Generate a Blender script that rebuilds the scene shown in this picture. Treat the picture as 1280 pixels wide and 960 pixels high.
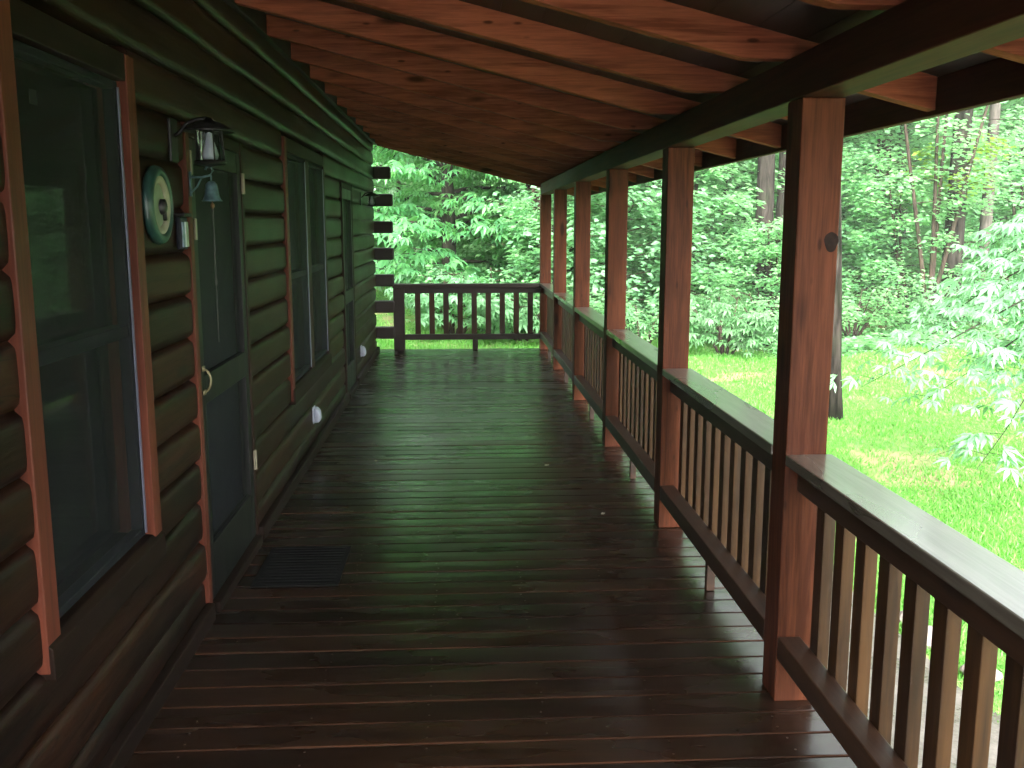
import bpy, bmesh, math, random
import numpy as np
from mathutils import Vector, Matrix

# ------------------------------------------------------------------ clear
for o in list(bpy.data.objects):
    bpy.data.objects.remove(o)
S = bpy.context.scene
COL = S.collection
R = math.radians

# ------------------------------------------------------------------ camera
F_PX, CX, CY = 1200.0, 640.0, 480.0
VPX, VPY = 572.0, 282.0
CAM_H = 1.72
pitch = math.atan((CY - VPY) / F_PX)
yaw = math.atan((CX - VPX) / F_PX * math.cos(pitch))
cam_d = bpy.data.cameras.new('camera')
cam = bpy.data.objects.new('camera', cam_d)
COL.objects.link(cam)
cam.location = (0, 0, CAM_H)
cam.rotation_euler = (math.pi / 2 - pitch, 0, -yaw)
cam_d.sensor_width = 36.0
cam_d.lens = F_PX / 1280.0 * 36.0
cam_d.clip_start = 0.05
cam_d.clip_end = 500
S.camera = cam

# ------------------------------------------------------------------ world, sun, exposure
w = bpy.data.worlds.new('World')
S.world = w
w.use_nodes = True
nt = w.node_tree
nt.nodes.clear()
sky = nt.nodes.new('ShaderNodeTexSky')
sky.sky_type = 'NISHITA'
sky.sun_disc = False
SUN_EL, SUN_AZ = R(36), R(184)          # azimuth measured from +Y clockwise: behind the camera, slightly left
sky.sun_elevation = SUN_EL
sky.sun_rotation = SUN_AZ
sky.air_density = 1.0
sky.dust_density = 4.0
sky.ozone_density = 1.0
hs = nt.nodes.new('ShaderNodeHueSaturation')
hs.inputs['Saturation'].default_value = 0.15   # overcast: a pale grey sky
bg = nt.nodes.new('ShaderNodeBackground')
bg.inputs['Strength'].default_value = 0.15
wo = nt.nodes.new('ShaderNodeOutputWorld')
nt.links.new(sky.outputs[0], hs.inputs['Color'])
nt.links.new(hs.outputs[0], bg.inputs['Color'])
nt.links.new(bg.outputs[0], wo.inputs['Surface'])

sun_d = bpy.data.lights.new('sun', 'SUN')
sun_d.energy = 1.5
sun_d.angle = R(45)
sun_d.color = (1.0, 0.97, 0.92)
sun = bpy.data.objects.new('sun', sun_d)
COL.objects.link(sun)
sdir = Vector((math.sin(SUN_AZ) * math.cos(SUN_EL), math.cos(SUN_AZ) * math.cos(SUN_EL), math.sin(SUN_EL)))
sun.rotation_euler = sdir.to_track_quat('Z', 'Y').to_euler()
sun.location = (0, -5, 30)

S.view_settings.view_transform = 'Standard'
S.view_settings.look = 'None'
S.view_settings.gamma = 1
S.view_settings.use_curve_mapping = False
S.view_settings.exposure = 3.05
S.render.engine = 'CYCLES'
cy = S.cycles
cy.max_bounces = 8
cy.diffuse_bounces = 5
cy.glossy_bounces = 4
cy.volume_bounces = 1
cy.transmission_bounces = 6
cy.transparent_max_bounces = 10
cy.caustics_reflective = False
cy.caustics_refractive = False
cy.sample_clamp_indirect = 6.0
cy.use_denoising = True

# ------------------------------------------------------------------ helpers
def tag(o, label=None, cat=None, group=None, kind=None):
    if label: o['label'] = label
    if cat: o['category'] = cat
    if group: o['group'] = group
    if kind: o['kind'] = kind
    return o

def empty(name, loc=(0, 0, 0), rz=0.0, parent=None):
    o = bpy.data.objects.new(name, None)
    o.empty_display_size = 0.1
    COL.objects.link(o)
    o.location = loc
    o.rotation_euler = (0, 0, rz)
    if parent: o.parent = parent
    return o

class MB:
    """collects shapes into one mesh"""
    def __init__(s): s.v = []; s.f = []
    def add(s, vs, fs):
        n = len(s.v)
        s.v.extend([tuple(p) for p in vs])
        s.f.extend([tuple(i + n for i in f) for f in fs])
    def box(s, x0, x1, y0, y1, z0, z1):
        v = [(x0,y0,z0),(x1,y0,z0),(x1,y1,z0),(x0,y1,z0),(x0,y0,z1),(x1,y0,z1),(x1,y1,z1),(x0,y1,z1)]
        s.add(v, [(0,3,2,1),(4,5,6,7),(0,1,5,4),(1,2,6,5),(2,3,7,6),(3,0,4,7)])
    def prism(s, poly, axis, a, b):
        """polygon (2-D) swept along axis from a to b"""
        n = len(poly)
        def P(p, t):
            if axis == 'y': return (p[0], t, p[1])
            if axis == 'x': return (t, p[0], p[1])
            return (p[0], p[1], t)
        vs = [P(p, a) for p in poly] + [P(p, b) for p in poly]
        fs = [tuple(range(n))[::-1], tuple(range(n, 2*n))]
        fs += [(i, (i+1) % n, n + (i+1) % n, n + i) for i in range(n)]
        s.add(vs, fs)
    def tube(s, pts, rad, n=8, caps=True):
        pts = [Vector(p) for p in pts]
        m = len(pts)
        if not hasattr(rad, '__len__'): rad = [rad] * m
        base = len(s.v)
        up = Vector((0.31, 0.17, 0.93))
        for i, p in enumerate(pts):
            t = (pts[min(i+1, m-1)] - pts[max(i-1, 0)]).normalized()
            a = t.cross(up)
            if a.length < 1e-3: a = t.cross(Vector((1, 0, 0)))
            a.normalize(); b = t.cross(a)
            for k in range(n):
                q = 2 * math.pi * k / n
                s.v.append(tuple(p + (a * math.cos(q) + b * math.sin(q)) * rad[i]))
        for i in range(m - 1):
            for k in range(n):
                k2 = (k + 1) % n
                s.f.append((base + i*n + k, base + i*n + k2, base + (i+1)*n + k2, base + (i+1)*n + k))
        if caps:
            s.f.append(tuple(base + k for k in range(n))[::-1])
            s.f.append(tuple(base + (m-1)*n + k for k in range(n)))
    def lathe(s, prof, c, axis='z', n=24, closed=False):
        """profile of (radius, height) turned round an axis through c"""
        base = len(s.v); m = len(prof)
        for (r, hgt) in prof:
            for k in range(n):
                q = 2*math.pi*k/n
                a, b = r*math.cos(q), r*math.sin(q)
                if axis == 'z': p = (c[0]+a, c[1]+b, c[2]+hgt)
                else: p = (c[0]+hgt, c[1]+a, c[2]+b)
                s.v.append(p)
        for i in range(m-1):
            for k in range(n):
                k2 = (k+1) % n
                s.f.append((base+i*n+k, base+i*n+k2, base+(i+1)*n+k2, base+(i+1)*n+k))
        if closed:
            s.f.append(tuple(base+k for k in range(n))[::-1])
            s.f.append(tuple(base+(m-1)*n+k for k in range(n)))
    def build(s, name, mat, parent=None, bevel=0.0, smooth=False):
        me = bpy.data.meshes.new(name)
        me.from_pydata(s.v, [], s.f)
        bm = bmesh.new(); bm.from_mesh(me)
        bmesh.ops.recalc_face_normals(bm, faces=bm.faces)
        bm.to_mesh(me); bm.free()
        if smooth:
            me.polygons.foreach_set('use_smooth', [True]*len(me.polygons))
        me.materials.append(mat)
        o = bpy.data.objects.new(name, me)
        COL.objects.link(o)
        if parent: o.parent = parent
        if bevel > 0:
            b = o.modifiers.new('bevel', 'BEVEL')
            b.width = bevel; b.segments = 2; b.limit_method = 'ANGLE'
        return o

def kids(o): return [c for c in bpy.data.objects if c.parent == o]
def copy_tree(o, parent=None):
    c = o.copy(); COL.objects.link(c)
    if parent: c.parent = parent
    for ch in kids(o): copy_tree(ch, c)
    return c

# ------------------------------------------------------------------ materials
def new_mat(name):
    m = bpy.data.materials.new(name); m.use_nodes = True
    t = m.node_tree; t.nodes.clear()
    return m, t, t.nodes, t.links

def math_node(N, L, op, a, b=None):
    n = N.new('ShaderNodeMath'); n.operation = op
    for i, v in enumerate((a, b)):
        if v is None: continue
        if isinstance(v, (int, float)): n.inputs[i].default_value = v
        else: L.new(v, n.inputs[i])
    return n.outputs[0]

def wood(name, light, dark, axis, rough=0.45, rough_var=0.12, vary=0.5, knots=0.55, grain=1.0, bump=0.25,
         coat=0.0, spec=0.5, checks=0.0):
    light = tuple(c*0.48 for c in light); dark = tuple(c*0.48 for c in dark)
    m, t, N, L = new_mat(name)
    tc = N.new('ShaderNodeTexCoord'); geo = N.new('ShaderNodeNewGeometry'); oi = N.new('ShaderNodeObjectInfo')
    rnd = math_node(N, L, 'ADD', geo.outputs['Random Per Island'], oi.outputs['Random'])
    rnd = math_node(N, L, 'FRACT', math_node(N, L, 'MULTIPLY', rnd, 7.31))
    off = N.new('ShaderNodeVectorMath'); off.operation = 'SCALE'
    off.inputs[0].default_value = (17.0, 23.0, 31.0); L.new(rnd, off.inputs['Scale'])
    add = N.new('ShaderNodeVectorMath'); add.operation = 'ADD'
    L.new(tc.outputs['Object'], add.inputs[0]); L.new(off.outputs[0], add.inputs[1])
    def mapped(along, across):
        mp = N.new('ShaderNodeMapping')
        sc = [across]*3; sc['xyz'.index(axis)] = along
        mp.inputs['Scale'].default_value = sc
        L.new(add.outputs[0], mp.inputs['Vector']); return mp.outputs[0]
    n1 = N.new('ShaderNodeTexNoise'); n1.inputs['Scale'].default_value = 1.0
    n1.inputs['Detail'].default_value = 5; n1.inputs['Roughness'].default_value = 0.6
    n1.inputs['Distortion'].default_value = 0.6
    L.new(mapped(1.3*grain, 22*grain), n1.inputs['Vector'])
    n2 = N.new('ShaderNodeTexNoise'); n2.inputs['Scale'].default_value = 1.0; n2.inputs['Detail'].default_value = 3
    L.new(mapped(1.0, 4.0), n2.inputs['Vector'])
    n3 = N.new('ShaderNodeTexNoise'); n3.inputs['Scale'].default_value = 1.0; n3.inputs['Detail'].default_value = 2
    L.new(mapped(6.0*grain, 110*grain), n3.inputs['Vector'])
    f = math_node(N, L, 'ADD', math_node(N, L, 'MULTIPLY', n1.outputs[0], 0.55), math_node(N, L, 'MULTIPLY', n2.outputs[0], 0.45))
    f = math_node(N, L, 'ADD', f, math_node(N, L, 'MULTIPLY', math_node(N, L, 'SUBTRACT', n3.outputs[0], 0.5), 0.25))
    ramp = N.new('ShaderNodeValToRGB')
    ramp.color_ramp.elements[0].position = 0.38; ramp.color_ramp.elements[0].color = (*dark, 1)
    ramp.color_ramp.elements[1].position = 0.62; ramp.color_ramp.elements[1].color = (*light, 1)
    L.new(f, ramp.inputs[0])
    col = ramp.outputs[0]
    # each board a little lighter or darker
    val = math_node(N, L, 'ADD', math_node(N, L, 'MULTIPLY', rnd, vary), 1.0 - vary/2)
    mx = N.new('ShaderNodeMix'); mx.data_type = 'RGBA'; mx.blend_type = 'MULTIPLY'; mx.inputs[0].default_value = 1.0
    L.new(col, mx.inputs[6]); L.new(val, mx.inputs[7]); col = mx.outputs[2]
    if knots > 0:
        vo = N.new('ShaderNodeTexVoronoi'); vo.inputs['Scale'].default_value = 1.0
        L.new(mapped(1.5, 5.2), vo.inputs['Vector'])
        mr = N.new('ShaderNodeMapRange'); mr.interpolation_type = 'SMOOTHSTEP'
        mr.inputs[1].default_value = 0.07; mr.inputs[2].default_value = 0.17
        mr.inputs[3].default_value = knots; mr.inputs[4].default_value = 0.0
        L.new(vo.outputs['Distance'], mr.inputs[0])
        mk = N.new('ShaderNodeMix'); mk.data_type = 'RGBA'
        L.new(mr.outputs[0], mk.inputs[0]); L.new(col, mk.inputs[6])
        mk.inputs[7].default_value = (dark[0]*0.3, dark[1]*0.3, dark[2]*0.3, 1); col = mk.outputs[2]
    if knots > 0:
        vo = N.new('ShaderNodeTexVoronoi'); vo.inputs['Scale'].default_value = 1.0
        L.new(mapped(4.3, 13.0), vo.inputs['Vector'])
        mr = N.new('ShaderNodeMapRange'); mr.interpolation_type = 'SMOOTHSTEP'
        mr.inputs[1].default_value = 0.05; mr.inputs[2].default_value = 0.13
        mr.inputs[3].default_value = knots*0.85; mr.inputs[4].default_value = 0.0
        L.new(vo.outputs['Distance'], mr.inputs[0])
        mk = N.new('ShaderNodeMix'); mk.data_type = 'RGBA'
        L.new(mr.outputs[0], mk.inputs[0]); L.new(col, mk.inputs[6])
        mk.inputs[7].default_value = (dark[0]*0.25, dark[1]*0.25, dark[2]*0.25, 1); col = mk.outputs[2]
    if checks > 0:
        nc = N.new('ShaderNodeTexNoise'); nc.inputs['Scale'].default_value = 1.0; nc.inputs['Detail'].default_value = 2
        L.new(mapped(0.9, 13.0), nc.inputs['Vector'])
        d = math_node(N, L, 'ABSOLUTE', math_node(N, L, 'SUBTRACT', nc.outputs[0], 0.42))
        mr = N.new('ShaderNodeMapRange'); mr.inputs[1].default_value = 0.0; mr.inputs[2].default_value = 0.012
        mr.inputs[3].default_value = checks; mr.inputs[4].default_value = 0.0
        L.new(d, mr.inputs[0])
        mk = N.new('ShaderNodeMix'); mk.data_type = 'RGBA'
        L.new(mr.outputs[0], mk.inputs[0]); L.new(col, mk.inputs[6])
        mk.inputs[7].default_value = (dark[0]*0.25, dark[1]*0.25, dark[2]*0.25, 1); col = mk.outputs[2]
    b = N.new('ShaderNodeBsdfPrincipled')
    L.new(col, b.inputs['Base Color'])
    rr = math_node(N, L, 'ADD', math_node(N, L, 'MULTIPLY', math_node(N, L, 'SUBTRACT', n2.outputs[0], 0.5), rough_var*2), rough)
    L.new(rr, b.inputs['Roughness'])
    b.inputs['Specular IOR Level'].default_value = spec
    if coat > 0:
        b.inputs['Coat Weight'].default_value = coat; b.inputs['Coat Roughness'].default_value = 0.17
    if bump > 0:
        bp = N.new('ShaderNodeBump'); bp.inputs['Strength'].default_value = bump; bp.inputs['Distance'].default_value = 0.004
        L.new(f, bp.inputs['Height']); L.new(bp.outputs[0], b.inputs['Normal'])
    o = N.new('ShaderNodeOutputMaterial'); L.new(b.outputs[0], o.inputs['Surface'])
    return m

def plain(name, col, rough=0.5, metal=0.0, noise=0.25, scale=30.0, spec=0.5):
    m, t, N, L = new_mat(name)
    tc = N.new('ShaderNodeTexCoord')
    n = N.new('ShaderNodeTexNoise'); n.inputs['Scale'].default_value = scale; n.inputs['Detail'].default_value = 4
    L.new(tc.outputs['Object'], n.inputs['Vector'])
    r = N.new('ShaderNodeValToRGB')
    r.color_ramp.elements[0].position = 0.3; r.color_ramp.elements[1].position = 0.7
    r.color_ramp.elements[0].color = (*[c*(1-noise) for c in col], 1)
    r.color_ramp.elements[1].color = (*[min(1, c*(1+noise)) for c in col], 1)
    L.new(n.outputs[0], r.inputs[0])
    b = N.new('ShaderNodeBsdfPrincipled')
    L.new(r.outputs[0], b.inputs['Base Color'])
    b.inputs['Roughness'].default_value = rough; b.inputs['Metallic'].default_value = metal
    b.inputs['Specular IOR Level'].default_value = spec
    o = N.new('ShaderNodeOutputMaterial'); L.new(b.outputs[0], o.inputs['Surface'])
    return m

def glass(name, tint, gloss_rough=0.03, through=0.85):
    m, t, N, L = new_mat(name)
    tr = N.new('ShaderNodeBsdfTransparent'); tr.inputs[0].default_value = (*[c*through for c in tint], 1)
    gl = N.new('ShaderNodeBsdfGlossy'); gl.inputs['Roughness'].default_value = gloss_rough
    fr = N.new('ShaderNodeFresnel'); fr.inputs['IOR'].default_value = 1.5
    mx = N.new('ShaderNodeMixShader')
    L.new(fr.outputs[0], mx.inputs[0]); L.new(tr.outputs[0], mx.inputs[1]); L.new(gl.outputs[0], mx.inputs[2])
    o = N.new('ShaderNodeOutputMaterial'); L.new(mx.outputs[0], o.inputs['Surface'])
    return m

def screen_mat(name):
    m, t, N, L = new_mat(name)
    tr = N.new('ShaderNodeBsdfTransparent')
    d = N.new('ShaderNodeBsdfPrincipled'); d.inputs['Base Color'].default_value = (0.010, 0.011, 0.013, 1); d.inputs['Roughness'].default_value = 0.6; d.inputs['Specular IOR Level'].default_value = 0.2
    mx = N.new('ShaderNodeMixShader')
    tc = N.new('ShaderNodeTexCoord')
    n = N.new('ShaderNodeTexNoise'); n.inputs['Scale'].default_value = 6
    L.new(tc.outputs['Object'], n.inputs['Vector'])
    v = math_node(N, L, 'ADD', math_node(N, L, 'MULTIPLY', n.outputs[0], 0.25), 0.42)
    L.new(v, mx.inputs[0])
    L.new(tr.outputs[0], mx.inputs[1]); L.new(d.outputs[0], mx.inputs[2])
    o = N.new('ShaderNodeOutputMaterial'); L.new(mx.outputs[0], o.inputs['Surface'])
    return m

def leaf_mat(name, cols, trans, rough=0.38, tmix=0.38, spec=0.5):
    m, t, N, L = new_mat(name)
    geo = N.new('ShaderNodeNewGeometry'); oi = N.new('ShaderNodeObjectInfo')
    r = N.new('ShaderNodeValToRGB')
    els = r.color_ramp.elements
    els[0].position = 0.0; els[0].color = (*cols[0], 1)
    els[1].position = 1.0; els[1].color = (*cols[-1], 1)
    for i, c in enumerate(cols[1:-1]):
        e = els.new((i+1)/(len(cols)-1)); e.color = (*c, 1)
    L.new(geo.outputs['Random Per Island'], r.inputs[0])
    hsv = N.new('ShaderNodeHueSaturation')
    L.new(math_node(N, L, 'ADD', math_node(N, L, 'MULTIPLY', oi.outputs['Random'], 0.03), 0.485), hsv.inputs['Hue'])
    L.new(math_node(N, L, 'ADD', math_node(N, L, 'MULTIPLY', oi.outputs['Random'], 0.4), 0.8), hsv.inputs['Value'])
    L.new(r.outputs[0], hsv.inputs['Color'])
    b = N.new('ShaderNodeBsdfPrincipled'); L.new(hsv.outputs[0], b.inputs['Base Color'])
    b.inputs['Roughness'].default_value = rough; b.inputs['Specular IOR Level'].default_value = spec
    tl = N.new('ShaderNodeBsdfTranslucent'); tl.inputs['Color'].default_value = (*trans, 1)
    mx = N.new('ShaderNodeMixShader'); mx.inputs[0].default_value = tmix
    L.new(b.outputs[0], mx.inputs[1]); L.new(tl.outputs[0], mx.inputs[2])
    o = N.new('ShaderNodeOutputMaterial'); L.new(mx.outputs[0], o.inputs['Surface'])
    return m

def bark_mat(name, c0, c1, moss=0.2):
    m, t, N, L = new_mat(name)
    tc = N.new('ShaderNodeTexCoord'); oi = N.new('ShaderNodeObjectInfo')
    mp = N.new('ShaderNodeMapping'); mp.inputs['Scale'].default_value = (14, 14, 2.2)
    L.new(tc.outputs['Object'], mp.inputs['Vector'])
    n = N.new('ShaderNodeTexNoise'); n.inputs['Scale'].default_value = 1; n.inputs['Detail'].default_value = 5; n.inputs['Distortion'].default_value = 0.8
    L.new(mp.outputs[0], n.inputs['Vector'])
    r = N.new('ShaderNodeValToRGB'); r.color_ramp.elements[0].position = 0.36; r.color_ramp.elements[1].position = 0.64
    r.color_ramp.elements[0].color = (*c0, 1); r.color_ramp.elements[1].color = (*c1, 1)
    L.new(n.outputs[0], r.inputs[0])
    n2 = N.new('ShaderNodeTexNoise'); n2.inputs['Scale'].default_value = 2.5; n2.inputs['Detail'].default_value = 4
    L.new(tc.outputs['Object'], n2.inputs['Vector'])
    mr = N.new('ShaderNodeMapRange'); mr.inputs[1].default_value = 0.5; mr.inputs[2].default_value = 0.7; mr.inputs[4].default_value = moss
    L.new(n2.outputs[0], mr.inputs[0])
    mk = N.new('ShaderNodeMix'); mk.data_type = 'RGBA'; L.new(mr.outputs[0], mk.inputs[0]); L.new(r.outputs[0], mk.inputs[6])
    mk.inputs[7].default_value = (0.05, 0.09, 0.03, 1)
    b = N.new('ShaderNodeBsdfPrincipled'); L.new(mk.outputs[2], b.inputs['Base Color']); b.inputs['Roughness'].default_value = 0.85; b.inputs['Specular IOR Level'].default_value = 0.08
    bp = N.new('ShaderNodeBump'); bp.inputs['Strength'].default_value = 0.6; bp.inputs['Distance'].default_value = 0.02
    L.new(n.outputs[0], bp.inputs['Height']); L.new(bp.outputs[0], b.inputs['Normal'])
    o = N.new('ShaderNodeOutputMaterial'); L.new(b.outputs[0], o.inputs['Surface'])
    return m

RED_L, RED_D = (0.25, 0.076, 0.034), (0.095, 0.026, 0.011)
M = {}
M['post'] = wood('stained_cedar_upright', RED_L, RED_D, 'z', 0.6, vary=0.35, bump=0.3, spec=0.10, grain=1.3, knots=0.8)
M['rafter'] = wood('stained_cedar_rafter', (0.62, 0.185, 0.098), (0.25, 0.066, 0.034), 'x', 0.75, vary=0.35, bump=0.3, knots=0.95, spec=0.06, grain=1.5)
M['beam'] = wood('stained_cedar_beam', (0.14, 0.042, 0.018), (0.06, 0.017, 0.008), 'y', 0.65, vary=0.3, bump=0.3, spec=0.08)
M['rail_y'] = wood('weathered_rail_long', (0.10, 0.046, 0.023), (0.045, 0.019, 0.009), 'y', 0.45, vary=0.3, bump=0.3, spec=0.35)
M['rail_x'] = wood('weathered_rail_cross', (0.10, 0.046, 0.023), (0.045, 0.019, 0.009), 'x', 0.45, vary=0.3, bump=0.3, spec=0.35)
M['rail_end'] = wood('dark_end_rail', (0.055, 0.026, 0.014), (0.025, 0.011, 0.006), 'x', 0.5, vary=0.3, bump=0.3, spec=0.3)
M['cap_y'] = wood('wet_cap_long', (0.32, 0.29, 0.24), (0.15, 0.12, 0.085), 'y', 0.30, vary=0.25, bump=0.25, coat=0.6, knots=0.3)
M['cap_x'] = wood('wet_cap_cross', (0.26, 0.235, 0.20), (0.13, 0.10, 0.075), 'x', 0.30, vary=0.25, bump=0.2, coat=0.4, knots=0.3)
M['baluster'] = wood('ochre_baluster', (0.125, 0.056, 0.017), (0.04, 0.017, 0.0055), 'z', 0.5, vary=0.4, bump=0.3, knots=0.3, spec=0.25)
M['deck'] = wood('deck_board', (0.036, 0.0155, 0.0068), (0.013, 0.0054, 0.0025), 'x', 0.27, rough_var=0.16, vary=0.9, bump=0.2, spec=0.5, coat=0.0, knots=0.35)
M['screw'] = plain('screw_head', (0.05, 0.035, 0.025), 0.5, 0.2)
M['deck_edge'] = wood('lit_deck_edge', (0.075, 0.029, 0.014), (0.012, 0.005, 0.0025), 'x', 0.85, vary=0.9, bump=0, knots=0, spec=0.08)
M['log'] = wood('stained_log', (0.050, 0.0165, 0.0064), (0.010, 0.0034, 0.0014), 'y', 0.45, vary=0.7, bump=0.8, coat=0.0, checks=0.9, knots=0.8, spec=0.14)
M['log_x'] = wood('stained_log_cross', (0.045, 0.019, 0.009), (0.02, 0.008, 0.004), 'x', 0.6, vary=0.4, bump=0.4, checks=0.6)
M['trim'] = wood('red_trim_plank', (0.25, 0.066, 0.036), (0.12, 0.030, 0.016), 'z', 0.5, vary=0.2, bump=0.2, knots=0.3, spec=0.15)
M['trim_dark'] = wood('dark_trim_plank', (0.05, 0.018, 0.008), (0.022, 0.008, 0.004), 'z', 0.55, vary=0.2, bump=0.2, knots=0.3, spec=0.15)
M['trim_y'] = wood('brown_sill_plank', (0.026, 0.010, 0.0042), (0.011, 0.0042, 0.002), 'y', 0.6, vary=0.2, bump=0.3, spec=0.12)
M['soffit'] = wood('roof_deck_board', (0.07, 0.022, 0.009), (0.035, 0.011, 0.005), 'y', 0.55, vary=0.4, bump=0.2)
M['door'] = wood('dark_door_frame', (0.016, 0.016, 0.015), (0.010, 0.010, 0.010), 'z', 0.45, vary=0.1, bump=0.1, knots=0, spec=0.2)
M['sash'] = plain('dark_window_metal', (0.018, 0.02, 0.03), 0.5, 0.0, 0.1, spec=0.12)
M['highlight'] = plain('screen_edge_highlight', (0.16, 0.17, 0.24), 0.3, 0.4, 0.1)  # highlight on the screen frame's edge, painted as a bright bluish strip
M['pane'] = glass('window_glass', (0.75, 0.85, 0.85))
M['screen'] = screen_mat('insect_screen')
M['curtain'] = plain('pale_curtain', (0.20, 0.21, 0.23), 0.9, 0, 0.2, 60)
M['inside'] = plain('dark_room', (0.02, 0.018, 0.016), 0.9)
M['shingle'] = plain('roof_shingle', (0.06, 0.058, 0.055), 0.9, 0, 0.5, 8)
M['iron'] = plain('black_iron', (0.02, 0.02, 0.022), 0.45, 0.6)
M['lamp_glass'] = glass('lamp_glass', (0.85, 0.9, 0.95), 0.12, 0.8)
M['bulb'] = plain('frosted_bulb', (0.75, 0.78, 0.85), 0.35, 0, 0.05)
M['patina'] = plain('patina_bronze', (0.07, 0.13, 0.16), 0.5, 0.3, 0.35, 50)
M['bronze'] = plain('brown_bronze', (0.18, 0.10, 0.05), 0.45, 0.5)
M['rope'] = plain('grey_cord', (0.05, 0.05, 0.05), 0.8)
M['brass'] = plain('pale_brass', (0.22, 0.19, 0.10), 0.4, 0.3, 0.1)
M['hinge'] = plain('cream_hinge', (0.20, 0.175, 0.12), 0.4, 0.2, 0.1)
M['green_rim'] = plain('dark_green_rim', (0.015, 0.05, 0.045), 0.35)
M['dial_ring'] = plain('cream_dial_ring', (0.30, 0.28, 0.22), 0.5, 0, 0.15)
M['dial'] = plain('pale_dial', (0.22, 0.25, 0.20), 0.3, 0, 0.35, 14)
M['dark_blob'] = plain('black_paint', (0.01, 0.01, 0.012), 0.4)
M['blue_panel'] = plain('slate_blue_panel', (0.16, 0.2, 0.32), 0.25, 0, 0.3)
M['white_plastic'] = plain('white_plastic', (0.40, 0.43, 0.52), 0.35, 0, 0.1)
M['mat'] = plain('dark_rubber', (0.004, 0.004, 0.004), 0.9, 0, 0.4, 80, spec=0.1)
M['petal'] = plain('pale_petal', (0.6, 0.56, 0.45), 0.6)
M['sticker'] = plain('grey_sticker', (0.04, 0.042, 0.045), 0.6)
M['stone'] = plain('border_stone', (0.20, 0.17, 0.15), 0.7, 0, 0.4, 9)
M['bark_dark'] = bark_mat('dark_wet_bark', (0.006, 0.005, 0.004), (0.040, 0.033, 0.028), 0.12)
M['bark_pale'] = bark_mat('pale_grey_bark', (0.045, 0.038, 0.034), (0.11, 0.095, 0.085), 0.12)
M['bark_brown'] = bark_mat('brown_bark', (0.018, 0.013, 0.010), (0.06, 0.042, 0.032), 0.2)
M['leaf_buckeye'] = leaf_mat('buckeye_leaf', [(0.045, 0.16, 0.06), (0.065, 0.21, 0.08), (0.085, 0.25, 0.085), (0.12, 0.30, 0.10)], (0.2, 0.55, 0.13), 0.33, 0.40, 0.7)
M['leaf_understory'] = leaf_mat('understory_leaf', [(0.11, 0.26, 0.13), (0.15, 0.34, 0.17), (0.19, 0.40, 0.18), (0.26, 0.47, 0.21)], (0.38, 0.74, 0.32), 0.38, 0.45)
M['leaf_blue'] = leaf_mat('bluish_leaf', [(0.09, 0.22, 0.10), (0.13, 0.28, 0.13), (0.17, 0.33, 0.17)], (0.26, 0.56, 0.22), 0.36, 0.35, 0.5)
M['leaf_yellow'] = leaf_mat('lime_leaf', [(0.12, 0.28, 0.03), (0.20, 0.38, 0.04), (0.30, 0.45, 0.06)], (0.40, 0.65, 0.06), 0.4, 0.45)
M['leaf_wood'] = leaf_mat('far_leaf', [(0.10, 0.25, 0.11), (0.15, 0.33, 0.14), (0.20, 0.40, 0.17), (0.27, 0.47, 0.20)], (0.34, 0.68, 0.26), 0.45, 0.45)
M['grass'] = leaf_mat('grass_blade', [(0.07, 0.25, 0.03), (0.105, 0.31, 0.045), (0.14, 0.36, 0.06), (0.26, 0.38, 0.12)], (0.19, 0.50, 0.07), 0.5, 0.4)

# ------------------------------------------------------------------ ground
rng = np.random.default_rng(7)
def gnd(x, y):
    """terrain height: nearly flat lawn, hillside beyond the wood's edge"""
    x = np.asarray(x, float); y = np.asarray(y, float)
    r = np.hypot(np.maximum(x, 0), np.maximum(y, 0))
    far = np.maximum(0, r - 19)
    side = np.clip((x + 2) / 4, 0.12, 1)            # the strip of lawn past the porch's end stays low
    z = -0.62 + 0.018*np.maximum(0, r-5) + side*0.16*far/(1+far*0.012)
    z = z + 0.035*np.sin(x*1.3+0.4)*np.sin(y*1.1) * np.clip((r-4)/4, 0, 1)
    return z
def edge_r(x, y):
    a = np.arctan2(x, np.maximum(y, 0.1))
    base = 17.6 + 0.9*np.sin(a*13) + 0.5*np.sin(a*29+1)
    return np.where(x < 1.0, 17.5 + np.clip((0.8 - x)*9, 0, 16), base)

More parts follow.
